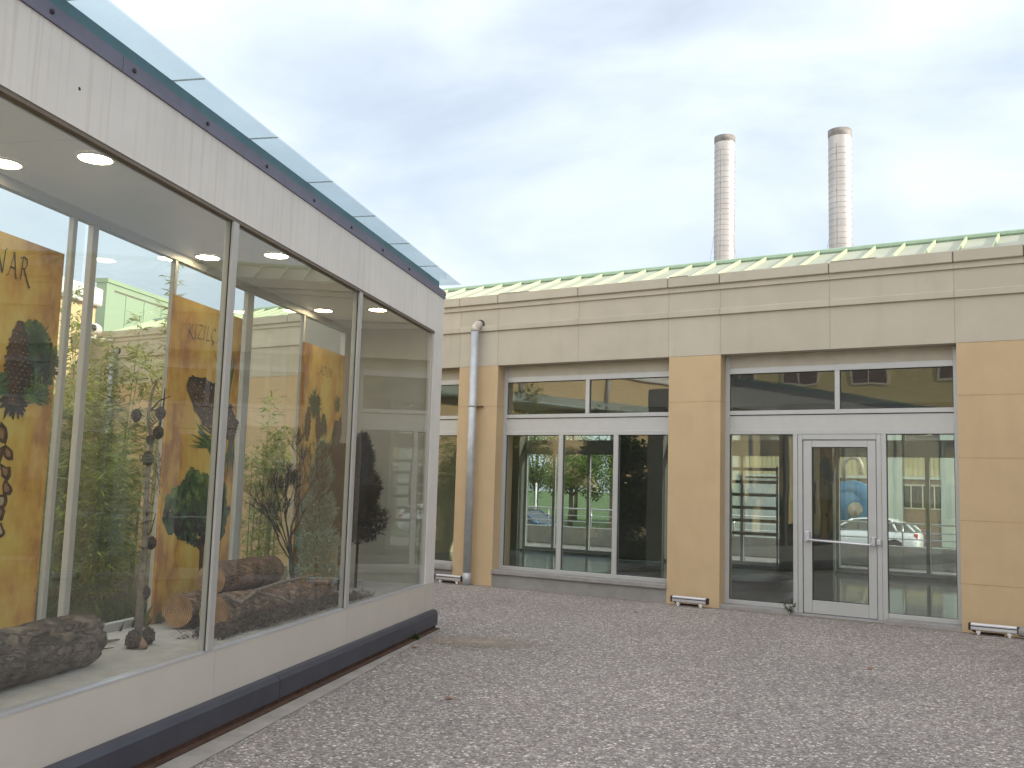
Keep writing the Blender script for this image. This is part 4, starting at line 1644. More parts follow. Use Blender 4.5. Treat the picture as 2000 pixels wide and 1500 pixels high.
def cut_wood_mat():
    """sawn end grain: rings about the log's own axis, darker sapwood rim"""
    m = bpy.data.materials.new("cut_wood")
    m.use_nodes = True
    t = m.node_tree
    bb = t.nodes["Principled BSDF"]
    bb.inputs["Roughness"].default_value = 0.85
    c = t.nodes.new("ShaderNodeTexCoord")
    mp_ = t.nodes.new("ShaderNodeMapping")
    mp_.inputs["Rotation"].default_value = (0, 0, -PA)
    wv = t.nodes.new("ShaderNodeTexWave")
    wv.wave_type = 'RINGS'
    wv.rings_direction = 'X'
    wv.inputs["Scale"].default_value = 22
    wv.inputs["Distortion"].default_value = 3.5
    wv.inputs["Detail"].default_value = 3
    n = t.nodes.new("ShaderNodeTexNoise")
    n.inputs["Scale"].default_value = 12
    n.inputs["Detail"].default_value = 7
    mm = t.nodes.new("ShaderNodeMath")
    mm.operation = 'MULTIPLY_ADD'
    mm.inputs[1].default_value = 0.30
    m2 = t.nodes.new("ShaderNodeMath")
    m2.operation = 'MULTIPLY'
    m2.inputs[1].default_value = 0.75
    r = t.nodes.new("ShaderNodeValToRGB")
    r.color_ramp.elements[0].color = (0.11, 0.055, 0.025, 1)
    r.color_ramp.elements[0].position = 0.25
    r.color_ramp.elements[1].color = (0.38, 0.225, 0.105, 1)
    r.color_ramp.elements[1].position = 0.75
    t.links.new(c.outputs["Object"], mp_.inputs["Vector"])
    t.links.new(mp_.outputs["Vector"], wv.inputs["Vector"])
    t.links.new(c.outputs["Object"], n.inputs["Vector"])
    t.links.new(n.outputs["Fac"], m2.inputs[0])
    t.links.new(wv.outputs["Fac"], mm.inputs[0])
    t.links.new(m2.outputs[0], mm.inputs[2])
    t.links.new(mm.outputs[0], r.inputs["Fac"])
    t.links.new(r.outputs["Color"], bb.inputs["Base Color"])
    M["cut_wood"] = m


cut_wood_mat()
FZ = 0.485
log("bark_log", "thick grey-brown log with cracked bark lying at the front left of the case", (-6.6, 0.40, FZ + .135), (-5.03, 0.47, FZ + .13), 0.135, "bark", 3.3, True, "bark")
log("cut_log", "lower left cut log of the stack, its round sawn end facing left", (-3.83, 0.66, FZ + .12), (-2.35, 0.72, FZ + .11), 0.115, "flaky_bark", 1.2, False)
log("cut_log", "lower right cut log with flaky pale bark nearest the glass", (-3.80, 0.41, FZ + .125), (-2.0, 0.40, FZ + .10), 0.115, "flaky_bark", 7.7, False, None, 0.8)
log("cut_log", "topmost cut log of the stack with smooth reddish bark", (-3.62, 0.55, FZ + .315), (-2.62, 0.60, FZ + .30), 0.115, "red_bark", 5.1, False)


def stick(name, label, pts, rads, mt, loc=None, cat="branch"):
    b_ = MB()
    P = [pl(*p) for p in pts]
    o = P[0].copy()
    b_.tube([p - o for p in P], rads, mt, 6)
    return tag(b_.build(name, None, o), label, cat)


stick("fallen_branch", "grey forked branch lying across the stacked logs", [(-3.9, 0.30, FZ + .26), (-3.7, 0.28, FZ + .18), (-3.4, 0.31, FZ + .235), (-3.0, 0.33, FZ + .25), (-2.5, 0.31, FZ + .26), (-2.2, 0.35, FZ + .24)], [.012, .015, .014, .012, .009, .004], "dry_stem")
stick("fallen_branch", "thin bare twig leaning down over the pale flaky log", [(-3.45, 0.28, FZ + .23), (-3.2, 0.26, FZ + .17), (-2.95, 0.25, FZ + .10), (-2.8, 0.24, FZ + .05)], [.008, .008, .006, .003], "dry_stem")
stick("wood_scrap", "small dark stick lying on the case floor behind the big log", [(-4.62, 0.78, FZ + .012), (-4.48, 0.74, FZ + .014), (-4.36, 0.72, FZ + .012)], [.006, .012, .005], "dry_stem", cat="stick")
stick("wood_scrap", "thin curved twig lying on the case floor near the big log", [(-4.75, 0.62, FZ + .006), (-4.66, 0.62, FZ + .008), (-4.58, 0.60, FZ + .006)], [.002, .004, .002], "dark_stem", cat="stick")

# litter under the logs: needles and little cones nobody could count
rn = random.Random(12)
b = MB()
for i in range(3600):
    s_ = -4.15 + 2.75 * rn.random()
    v_ = 0.155 + 0.30 * rn.random() ** 1.5 + (0.12 if s_ < -3.6 else 0) * rn.random()
    h = 0.09 * math.exp(-((v_ - .25) / .13) ** 2) * (1 - 0.55 * abs((s_ + 2.9) / 1.3))
    if rn.random() > 0.35 + h * 10:
        continue
    z = FZ + max(0.004, h) * rn.random() + .004
    p = pl(s_, v_, z)
    a = rn.uniform(0, 6.28)
    l_ = rn.uniform(.02, .06)
    d = Vector((math.cos(a) * l_, math.sin(a) * l_, rn.uniform(-.4, .6) * l_))
    sd = d.cross(Vector((0, 0, 1))).normalized() * rn.uniform(.002, .006)
    b.add([p - sd, p + sd, p + d + sd * .5, p + d - sd * .5], [(0, 1, 2, 3)], "litter")
for i in range(260):
    s_ = -4.1 + 2.4 * rn.random()
    v_ = 0.17 + 0.22 * rn.random()
    p = pl(s_, v_, FZ + .022 + .04 * rn.random())
    r_ = rn.uniform(.012, .028)
    vs, fs = [], []
    for ii in range(5):
        th = math.pi * ii / 4
        for kk in range(6):
            ph = 2 * math.pi * kk / 6
            rr = r_ * rn.uniform(.75, 1.2)
            vs.append(p + Vector((rr * math.sin(th) * math.cos(ph), rr * math.sin(th) * math.sin(ph), rr * math.cos(th))))
    for ii in range(4):
        for kk in range(6):
            fs.append((ii * 6 + kk, ii * 6 + (kk + 1) % 6, (ii + 1) * 6 + (kk + 1) % 6, (ii + 1) * 6 + kk))
    b.add(vs, fs, "cone_brown")
tag(b.build("needle_litter"), "dark heap of dry needles and small cones along the foot of the logs", "litter", kind="stuff")
b = MB()
for i in range(900):
    s_ = -1.75 + 1.4 * rn.random()
    v_ = 0.62 + 0.33 * rn.random()
    p = pl(s_, v_, FZ + .004 + 0.01 * rn.random())
    a = rn.uniform(0, 6.28)
    l_ = rn.uniform(.02, .05)
    d = Vector((math.cos(a) * l_, math.sin(a) * l_, rn.uniform(-.1, .2) * l_))
    sd = d.cross(Vector((0, 0, 1))).normalized() * .0025
    b.add([p - sd, p + sd, p + d], [(0, 1, 2)], "dead_needles")
tag(b.build("needle_litter"), "scattered brown needles on the floor under the dead conifers", "litter", kind="stuff")


def cone_blob(b_, p, r_, rn, mt="cone_brown", L=1.25):
    """a small open cone: overlapping pointed scales round a core"""
    n_r = 7
    for ii in range(n_r):
        th = math.pi * (ii + .5) / n_r
        for kk in range(8):
            ph = 2 * math.pi * (kk + .5 * (ii % 2)) / 8
            d = Vector((math.sin(th) * math.cos(ph), math.sin(th) * math.sin(ph), math.cos(th) * L))
            t1 = Vector((-math.sin(ph), math.cos(ph), 0))
            c0 = p + d * r_ * .62
            t2 = d.cross(t1).normalized()
            b_.add([c0 + t1 * r_ * .42, c0 + t2 * r_ * .42, p + d * r_ * rn.uniform(.88, 1.0) + t1 * r_ * .05, c0 - t1 * r_ * .42, c0 - t2 * r_ * .42], [(0, 1, 2), (1, 3, 2), (3, 4, 2), (4, 0, 2)], mt)


# bare larch stem with round cones
base = pl(-4.50, 0.50, FZ)
sap = thing("bare_sapling", "tall bare stem with dark round cones standing on the case floor", "branch", base)
rn = random.Random(2)


def lw_(s_, v_, z):
    return pl(s_, v_, z) - base


b = MB()
b.tube([lw_(-4.55, .42, FZ + .013), lw_(-4.50, .50, FZ + .06)], [.022, .022], "cut_stick", 8)
b.build("foot_stick", sap)
b = MB()
b.tube([lw_(-4.50, .50, FZ + .02), lw_(-4.475, .52, .85), lw_(-4.47, .52, 1.10), lw_(-4.50, .51, 1.35), lw_(-4.52, .5, 1.55), lw_(-4.50, .5, 1.70), lw_(-4.56, .5, 1.85), lw_(-4.54, .5, 1.98), lw_(-4.50, .5, 2.08)],
       [.024, .022, .018, .016, .013, .012, .010, .008, .006], "dry_stem", 8)
b.build("stem", sap)
b = MB()
b.tube([lw_(-4.50, .5, 1.70), lw_(-4.40, .52, 1.80), lw_(-4.36, .53, 1.93), lw_(-4.34, .54, 2.05)], [.008, .007, .006, .003], "dark_stem", 6)
b.tube([lw_(-4.55, .5, 1.88), lw_(-4.45, .5, 1.96), lw_(-4.32, .51, 2.0)], [.006, .005, .002], "dark_stem", 6)
b.tube([lw_(-4.47, .52, 1.12), lw_(-4.40, .53, 1.16), lw_(-4.36, .53, 1.27)], [.006, .005, .002], "dark_stem", 6)
for k in range(26):
    z = rn.uniform(.9, 1.9)
    a = rn.uniform(0, 6.28)
    p = lw_(-4.50, .5, z)
    b.tube([p, p + Vector((math.cos(a) * .04, math.sin(a) * .04, rn.uniform(-.03, .04)))], [.004, .002], "dark_stem", 5)
b.build("twig", sap)
for (s_, v_, z, r_) in ((-4.675, .5, 1.85, .035), (-4.40, .52, 1.885, .037), (-4.41, .52, 1.765, .038), (-4.52, .5, 1.715, .028), (-4.545, .49, 1.60, .040), (-4.40, .52, 1.09, .036), (-4.46, .5, .80, .036), (-4.545, .5, FZ + .05, .055), (-4.40, .5, FZ + .05, .05)):
    b = MB()
    cone_blob(b, lw_(s_, v_, z), r_, rn)
    b.build("cone", sap)
b = MB()
for k in range(160):
    p = lw_(-4.37 + rn.uniform(-.03, .03), .53, 1.52 + rn.uniform(-.12, .12))
    a = rn.uniform(0, 6.28)
    l_ = rn.uniform(.05, .13)
    d = Vector((math.cos(a) * l_, math.sin(a) * l_, rn.uniform(-.9, .5) * l_))
    sd = d.cross(Vector((0, 0, 1))).normalized() * .0016
    b.add([p - sd, p + sd, p + d], [(0, 1, 2)], "dead_twigs")
b.build("dry_needles", sap)


def conifer(name, label, s_, v_, h, r0, mt, n, seed, stem="dark_stem", zlo=0.12, bushy=1.0, leaf=(.03, .06), lean=(0, 0), cat="small tree"):
    """small conifer: stem, drooping side twigs, needle tufts"""
    base_ = pl(s_, v_, FZ)
    t = thing(name, label, cat, base_)
    rn_ = random.Random(seed)
    b_ = MB()
    tipx = Vector((lean[0], lean[1], h))
    b_.tube([(0, 0, 0), tipx * .5, tipx], [.016, .010, .003], stem, 7)
    b_.build("trunk", t)
    b2 = MB()
    for i in range(n):
        t_ = zlo + (1 - zlo) * rn_.random() ** .85
        p0 = tipx * t_
        prof = r0 * (1 - (t_ - zlo) / (1 - zlo)) ** .8 * (0.55 + 0.45 * abs(math.sin(t_ * 13 + seed))) * bushy + .012
        a = rn_.uniform(0, 6.28)
        rr = prof * rn_.random() ** .45
        p = p0 + Vector((math.cos(a) * rr, math.sin(a) * rr, rr * .35 + rn_.uniform(-.02, .02)))
        for j in range(3):
            d = Vector((math.cos(a), math.sin(a), .5)) * .6 + Vector((rn_.uniform(-1, 1), rn_.uniform(-1, 1), rn_.uniform(-.6, 1)))
            d = d.normalized() * rn_.uniform(*leaf)
            sd = d.cross(Vector((rn_.uniform(-1, 1), rn_.uniform(-1, 1), 1))).normalized() * leaf[1] * .085
            b2.add([p - sd, p + sd, p + d + sd * .4, p + d - sd * .4], [(0, 1, 2, 3)], mt)
    b2.build("crown", t)
    return t


conifer("small_spruce", "small bluish green spruce standing in front of the right-hand poster", -1.62, 0.66, 1.34, 0.24, "spruce_needles", 4200, 4, leaf=(.026, .06), zlo=.05)
conifer("dead_conifer", "dry reddish brown conifer just left of the last mullion of the case", -1.22, 0.60, 1.32, 0.27, "dead_needles", 4200, 8, leaf=(.03, .07), zlo=.28, bushy=1.2, lean=(-.10, .05))
conifer("dead_conifer", "dry dark brown conifer behind the end pane, tallest of the two", -0.93, 0.55, 1.45, 0.25, "dead_needles", 4200, 9, leaf=(.03, .07), zlo=.28, bushy=1.2, lean=(.03, -.02))


def dead_shrub(s_, v_, h, seed, label):
    base_ = pl(s_, v_, FZ)
    t = thing("dead_shrub", label, "shrub", base_)
    rn_ = random.Random(seed)
    b_ = MB()
    b2 = MB()

    def grow(p, d, l_, r_, lev):
        q_ = p + d * l_
        m1 = p + d * l_ * .5 + Vector((rn_.uniform(-1, 1), rn_.uniform(-1, 1), 0)) * l_ * .07
        b_.tube([p, m1, q_], [r_, r_ * .85, r_ * .7], "dark_stem", 5, cap=False)
        if lev == 0:
            for j in range(12):
                pp = p.lerp(q_, rn_.random())
                dd = (d + Vector((rn_.uniform(-1, 1), rn_.uniform(-1, 1), rn_.uniform(-.5, .9)))).normalized() * rn_.uniform(.03, .09)
                sd = dd.cross(Vector((.3, .2, 1))).normalized() * .002
                b2.add([pp - sd, pp + sd, pp + dd], [(0, 1, 2)], "dead_twigs")
            return
        for j in range(3 if lev > 1 else 3):
            dd = (d * 1.25 + Vector((rn_.uniform(-.8, .8), rn_.uniform(-.8, .8), rn_.uniform(-.1, .55)))).normalized()
            grow(p.lerp(q_, rn_.uniform(.6, 1)), dd, l_ * rn_.uniform(.55, .8), r_ * .6, lev - 1)
    grow(Vector((0, 0, 0)), (Vector((-.0, 0, 1)) - D2 * .22).normalized(), h * .34, .017, 5)
    grow(Vector((.01, .02, 0)), (Vector((0, 0, 1)) - D2 * .36).normalized(), h * .30, .012, 4)
    b_.build("branch", t)
    b2.build("twig", t)
    return t


dead_shrub(-1.95, 0.72, 1.62, 5, "dark brown dead shrub with fine bare twigs between the logs and the spruce")


# ------------------------------------------------------------------ bamboo and grass behind the case
def bamboo(loc, h, n_culm, n_leaf, spread, seed, label, mt="bamboo_leaf", lean=0.25, group="bamboo behind the display case", lowest=0.05):
    t = thing("bamboo_clump", label, "bamboo", loc, 0, group)
    rn_ = random.Random(seed)
    b_, b2 = MB(), MB()
    culms = []
    for i in range(n_culm):
        a = rn_.uniform(0, 6.28)
        r_ = spread * .45 * rn_.random() ** .5
        p0 = Vector((r_ * math.cos(a), r_ * math.sin(a), 0))
        hh = h * (rn_.uniform(.5, .85) if i else 1.0)
        a2 = a + rn_.uniform(-.7, .7)
        le = lean * rn_.uniform(.3, 1.2) * hh * .5
        p1_ = p0 + Vector((le * .4 * math.cos(a2), le * .4 * math.sin(a2), hh * .55))
        p2_ = p0 + Vector((le * math.cos(a2), le * math.sin(a2), hh * .97))
        pts = [p0, p0.lerp(p1_, .5), p1_, p1_.lerp(p2_, .55) + Vector((0, 0, .03)), p2_]
        b_.tube(pts, [.010, .009, .008, .005, .002], "culm", 5, cap=False)
        culms.append(pts)
    per = n_leaf // n_culm // 6
    for pts in culms:
        for i in range(per):
            t_ = lowest + (1 - lowest) * rn_.random() ** .8
            f = t_ * (len(pts) - 1)
            k = min(int(f), len(pts) - 2)
            p = pts[k].lerp(pts[k + 1], f - k)
            a = rn_.uniform(0, 6.28)
            tl = rn_.uniform(.08, .42) * (1.15 - .7 * t_)
            d = Vector((math.cos(a), math.sin(a), rn_.uniform(.1, .8))).normalized()
            q_ = p + d * tl
            b_.add([p, p + Vector((0, 0, .004)), q_], [(0, 1, 2)], "culm")
            for j in range(6):
                pp = p.lerp(q_, rn_.uniform(.3, 1.0))
                aa = a + rn_.uniform(-1.3, 1.3)
                dd = Vector((math.cos(aa), math.sin(aa), rn_.uniform(-.75, .45))).normalized() * rn_.uniform(.08, .17)
                sd = dd.cross(Vector((rn_.uniform(-.6, .6), rn_.uniform(-.6, .6), 1))).normalized() * rn_.uniform(.007, .0125)
                b2.add([pp, pp + dd * .4 + sd, pp + dd, pp + dd * .4 - sd], [(0, 1, 2, 3)], mt)
    b_.build("culm", t)
    b2.build("foliage", t)
    return t


bamboo((-10.25, 7.35, 0.02), 4.55, 13, 8200, 1.0, 1, "tallest bamboo clump, its sparse top rising above the green wall", "bamboo_leaf_olive", 0.16)
bamboo((-10.9, 7.0, 0.02), 3.4, 15, 10500, 1.2, 2, "dense bamboo clump left of the tallest one, behind the bare sapling", "bamboo_leaf")
bamboo((-10.7, 6.1, 0.02), 3.0, 12, 7000, 1.0, 3, "bamboo clump in front of the sunlit yellow wing wall, beside the wide back post", "bamboo_leaf_olive")
bamboo((-9.9, 6.55, 0.02), 2.2, 15, 9500, 1.2, 6, "low dense bamboo clump just behind the case, left of the pine cone poster", "bamboo_leaf")
bamboo((-11.6, 7.9, 0.02), 2.9, 13, 8000, 1.1, 7, "bamboo clump at the back by the shaded wall, below the drain pipe", "bamboo_leaf")
bamboo((-10.35, 9.75, 0.02), 2.85, 10, 4200, 0.8, 4, "slender bamboo clump between the pine cone poster and the slim cones poster", "bamboo_leaf", 0.14)

rn = random.Random(31)
b = MB()
for i in range(46000):
    s_ = rn.uniform(-7.4, -0.4)
    v_ = 1.10 + 4.2 * rn.random() ** 1.2
    p = pl(s_, v_, 0.02)
    if p.y > 11.6:
        continue
    h = rn.uniform(.22, .62) * (1.0 if v_ < 3 else .8) * (0.75 + .5 * noise.noise(Vector((s_ * 1.3, v_ * 1.3, 0))))
    if s_ > -3.2:
        h *= .55
    a = rn.uniform(0, 6.28)
    d = Vector((math.cos(a) * h * .5, math.sin(a) * h * .5, h))
    sd = Vector((-math.sin(a), math.cos(a), 0)) * .0075
    m_ = p + Vector((d.x * .3, d.y * .3, h * .62))
    b.add([p - sd, p + sd, m_ + sd * .7, p + d, m_ - sd * .7], [(0, 1, 2, 3, 4)], "grass_blade")
tag(b.build("tall_grass"), "tall dark green grass filling the bed behind the display case", "grass", kind="stuff")

# ------------------------------------------------------------------ chimneys
def chimney(loc, rad, ztop, label, seed):
    t = thing("factory_chimney", label, "chimney", loc, 0, "pair of metal chimneys beyond the roof")
    b_ = MB()
    z = 2.0
    k = 0
    b_.lathe([(rad, 0), (rad, ztop - 0.45)], "chimney_metal", 40)
    b_.build("shaft", t)
    b_ = MB()
    rn_ = random.Random(seed)
    z = 8.0
    while z < ztop - 1.0:
        b_.lathe([(rad + .002, z - .012), (rad + .012, z - .008), (rad + .012, z + .008), (rad + .002, z + .012)], "chimney_band", 40)
        z += rn_.uniform(.34, .42)
    a = R(-100)
    b_.build("band", t)
    b_ = MB()
    b_.lathe([(rad + .012, ztop - 0.45), (rad + .02, ztop - 0.3), (rad + .02, ztop), (rad - .06, ztop), (rad - .06, ztop - 0.8)], "chimney_top", 40)
    b_.build("rim", t)
    b_ = MB()
    for a in (R(-95), R(150), R(30)):
        b_.tube([((rad + .02) * math.cos(a), (rad + .02) * math.sin(a), 8), ((rad + .02) * math.cos(a), (rad + .02) * math.sin(a), ztop - 1)], .018, "chimney_band", 5)
    b_.build("seam_strip", t)
    b_ = MB()
    for (a, dx) in ((R(200), -3.2), (R(-20), 3.4)):
        b_.tube([((rad) * math.cos(a), (rad) * math.sin(a), ztop - 7.0), (dx * .42, -.2, 14.5), (dx * 1.1, -.5, 7)], .012, "chimney_band", 5)
    b_.build("guy_wire", t)
    return t


chimney((-21.06, 61.2, 0), 0.695, 26.0, "left metal chimney with soot dark rim and ring bands", 1)
chimney((-12.78, 58.6, 0), 0.69, 24.1, "right metal chimney, slightly taller, with ring bands", 2)

# ------------------------------------------------------------------ behind the building: wall, railing, cars, factory, trees
def lowwall(x0, x1, y, label):
    b_ = MB()
    b_.bbox(x0, x1, y - 0.1, y + 0.12, 0.0, 0.47, "concrete", 0.015)
    return tag(b_.build("concrete_wall"), label, "wall")


lowwall(-30, -6.1, 22.6, "long low concrete wall carrying the railing behind the building")
lowwall(-4.95, 12, 21.9, "low concrete wall behind the door, in front of the white car")


def railing(x0, x1, y, z0, label):
    t = thing("metal_railing", label, "railing", (x0, y, z0), 0, "steel railings on the low walls")
    L = x1 - x0
    for z in (0.48, 0.30, 0.15):
        b_ = MB()
        b_.tube([(0, 0, z), (L, 0, z)], 0.022 if z > .4 else .012, "steel_rail", 8)
        b_.build("rail", t)
    n = int(L / 1.25)
    for k in range(n + 1):
        b_ = MB()
        x_ = k * L / n
        b_.tube([(x_, 0, 0.0), (x_, 0, 0.475)], .02, "steel_rail", 8)
        b_.build("post", t)


railing(-29.5, -6.2, 22.6, 0.47, "long steel railing seen through the left windows")
railing(-4.9, 6, 21.9, 0.47, "steel railing in front of the white car, seen through the door")


def car(body, label, loc, rz, group=None):
    """hatchback facing -x: lofted body, dark greenhouse, wheels, lights, mirrors"""
    t = thing("parked_car", label, "car", loc, rz, group)
    L2, W2 = 2.1, 0.86
    xs = [-2.1, -2.02, -1.75, -1.2, -0.85, -0.4, 0.3, 0.95, 1.45, 1.85, 2.05, 2.1]
    low = [.38, .28, .22, .2, .2, .2, .2, .2, .2, .24, .32, .42]
    belt = [.62, .72, .80, .90, .94, .95, .96, .98, 1.0, 1.0, .96, .85]
    wid_ = [.60, .72, .80, .85, .86, .86, .86, .86, .85, .80, .74, .66]
    b_ = MB()
    vs, fs = [], []
    prof = [(-1, 0, 0.0), (-1.0, .35, .0), (-1.0, .7, 0.0), (-.94, 1.0, 0), (0, 1.03, 0), (.94, 1.0, 0), (1.0, .7, 0), (1.0, .35, 0), (1, 0, 0)]
    for i, x_ in enumerate(xs):
        for (wy, hz, _) in prof:
            bulge = 1.0 if .2 < hz < .8 else .95
            vs.append((x_, wy * wid_[i] * bulge, low[i] + (belt[i] - low[i]) * hz))
    n = len(prof)
    for i in range(len(xs) - 1):
        for k in range(n - 1):
            fs.append((i * n + k, (i + 1) * n + k, (i + 1) * n + k + 1, i * n + k + 1))
        fs.append((i * n + n - 1, (i + 1) * n + n - 1, (i + 1) * n, i * n))
    fs.append(tuple(range(n)))
    fs.append(tuple((len(xs) - 1) * n + k for k in range(n))[::-1])
    b_.add(vs, fs, body, True)
    # roof and pillars
    rx = [-1.0, -0.25, 0.4, 1.1, 1.75]
    rz_ = [0.95, 1.40, 1.46, 1.42, 1.22]
    rw = [.78, .62, .60, .60, .62]
    vs, fs = [], []
    for i in range(1, 5):
        vs += [(rx[i], -rw[i], rz_[i] - .03), (rx[i], -rw[i] * .8, rz_[i] + .015), (rx[i], rw[i] * .8, rz_[i] + .015), (rx[i], rw[i], rz_[i] - .03)]
    for i in range(3):
        for k in range(3):
            fs.append((i * 4 + k, (i + 1) * 4 + k, (i + 1) * 4 + k + 1, i * 4 + k + 1))
    b_.add(vs, fs, body, True)
    for s2 in (-1, 1):
        for (xa, za, ya, xb, zb, yb) in ((-1.0, .94, .79, -.25, 1.39, .62), (.42, .96, .83, .42, 1.43, .61), (1.35, 1.0, .8, 1.15, 1.40, .61), (1.98, .98, .72, 1.75, 1.21, .62)):
            b_.tube([(xa, s2 * ya, za), (xb, s2 * yb, zb)], .045, body, 6)
    b_.build("body", t)
    b_ = MB()
    vs = [(-1.0, -.77, .95), (-1.0, .77, .95), (-.25, .60, 1.39), (-.25, -.60, 1.39)]
    b_.add(vs, [(0, 1, 2, 3)], "car_window")
    b_.build("windscreen", t)
    b_ = MB()
    b_.add([(2.02, -.72, .98), (2.02, .72, .98), (1.74, .60, 1.24), (1.74, -.60, 1.24)], [(3, 2, 1, 0)], "car_window")
    b_.build("rear_window", t)
    for s2 in (-1, 1):
        b_ = MB()
        q_ = [(-1.0, s2 * .78, .94), (1.95, s2 * .74, 1.0), (1.74, s2 * .615, 1.22), (1.1, s2 * .60, 1.40), (.4, s2 * .60, 1.43), (-.25, s2 * .62, 1.37)]
        b_.poly(q_ if s2 < 0 else q_[::-1], "car_window")
        b_.build("side_window", t)
        b_ = MB()
        b_.bbox(-.98, -.86, s2 * .95 - .09, s2 * .95 + .09, .93, 1.06, body, .03)
        b_.build("mirror", t)
        b_ = MB()
        b_.bbox(-2.07, -1.82, s2 * .6 - .14, s2 * .6 + .14, .60, .72, "clear_lens", .03)
        b_.build("headlight", t)
        b_ = MB()
        b_.bbox(1.95, 2.09, s2 * .62 - .12, s2 * .62 + .12, .72, .93, "red_lens", .03)
        b_.build("taillight", t)
        for x_ in (-1.32, 1.28):
            b_ = MB()
            y_ = s2 * .78
            b_.lathe([(.17, -.1), (.30, -.1), (.32, -.07), (.32, .07), (.30, .1), (.17, .1)], "tyre", 24, axis='y', origin=(x_, y_, .32))
            wh = b_.build("wheel", t)
            b_ = MB()
            b_.lathe([(.001, -.085), (.19, -.095), (.19, .095), (.001, .085)], "rim", 16, axis='y', origin=(x_, y_, .32))
            b_.build("rim", wh)
            b_ = MB()
            b_.lathe([(.001, s2 * .085), (.36, s2 * .086)], "tyre", 24, axis='y', origin=(x_, s2 * .775, .33))
            b_.build("wheel_arch", t)
    return t


car("car_white", "white hatchback parked behind the railing, seen through the door glass", (-7.75, 39.0, -0.75), 0)
car("car_blue", "dark blue hatchback behind the railing, seen through the left window", (-18.1, 30.5, -0.75), R(180))
car("car_black", "dark car parked behind the white hatchback, at the right of the door glass", (-1.4, 39.2, -0.75), 0)
car("car_silver", "silver car showing its red tail light in the display case reflection", (3.6, 38.5, -0.75), R(180))

fac_ = thing("factory_building", "long brick factory with grey piers and a yellow corrugated band, seen through the door", "factory", (0, 50, -0.78))
b = MB()
b.box(-24, 14, 0, 16, 0, 8.2, "factory_brick")
b.build("wall", fac_)
b = MB()
x = -24
while x < 14:
    b.box(x, x + 0.12, -0.22, -0.17, 3.35, 4.35, "yellow_corrugated")
    b.box(x + 0.12, x + 0.24, -0.17, -0.12, 3.35, 4.35, "yellow_corrugated")
    x += 0.24
b.box(-24, 14, -0.12, -0.002, 3.34, 4.36, "yellow_corrugated")
b.build("corrugated_band", fac_)
b = MB()
b.box(-24.1, 14.1, -0.28, -0.003, 3.2, 3.335, "grey_pier")
b.box(-24.1, 14.1, -0.28, -0.003, 4.365, 4.5, "grey_pier")
b.build("cornice", fac_)
b = MB()
b.box(-24, 14, -0.06, -0.001, 4.52, 8.2, "factory_dark")
b.build("upper_glazing", fac_)
for x in (-21.0, -16.6, -12.2, -8.35, -5.9, -4.6, -1.5, 3.0, 7.4):
    b = MB()
    b.box(x - 0.36, x + 0.36, -0.42, -0.0015, 0, 5.4, "grey_pier")
    b.build("pier", fac_)
for x in (-19.3, -14.4, -10.3, -7.1, -3.2, 0.8, 5.2):
    fw = MB()
    fw.box(x - 1.1, x + 1.1, -0.05, -0.0012, 1.75, 2.95, "house_frame")
    wn = fw.build("window", fac_)
    for k in range(4):
        g = MB()
        g.box(x - 1.05 + k * .53, x - 0.58 + k * .53, -0.055, -0.0505, 1.82, 2.88, "car_window")
        g.build("pane", wn)
b = MB()
b.box(-16.5, -13.6, -0.1, -0.0013, 0.0, 3.1, "panel_metal")
b.build("roller_door", fac_)

tb = thing("turbine_casing", "round blue turbine casing with tan hub, seen through the door glass", "machine", (-8.75, 41.8, -0.78))
b = MB()
prof = []
R0 = 1.02
ring = []
vs, fs = [], []
n_, m_ = 36, 12
for i in range(n_ + 1):
    a = 2 * math.pi * i / n_ * 0.98 - R(60)
    tube = 0.44 - 0.24 * i / n_
    for k in range(m_):
        ph = 2 * math.pi * k / m_
        rr = R0 - 0.35 + tube * math.cos(ph)
        vs.append((rr * math.cos(a), tube * math.sin(ph), 1.95 + rr * math.sin(a)))
for i in range(n_):
    for k in range(m_):
        fs.append((i * m_ + k, i * m_ + (k + 1) % m_, (i + 1) * m_ + (k + 1) % m_, (i + 1) * m_ + k))
b.add(vs, fs, "turbine_blue", True)
b.lathe([(0.001, -.30), (1.0, -.28), (1.0, .28), (0.001, .30)], "turbine_blue", 36, axis='y', origin=(0, 0, 1.95))
b.build("volute", tb)
b = MB()
b.lathe([(0.001, -.5), (.22, -.48), (.31, -.40), (.33, -.29)], "turbine_hub", 28, axis='y', origin=(0.22, 0, 1.72))
b.build("hub", tb)
b = MB()
b.tube([(-0.3, 0, 3.0), (-0.3, 0, 3.6), (-.2, 0, 3.85), (.05, 0, 3.95), (.3, 0, 3.85), (.4, 0, 3.6), (.4, 0, 3.2)], .1, "turbine_hub", 10)
b.build("pipe_bend", tb)
b = MB()
b.box(-.9, -.55, -.4, .4, 0, .9, "concrete")
b.box(.55, .9, -.4, .4, 0, .9, "concrete")
b.build("support", tb)


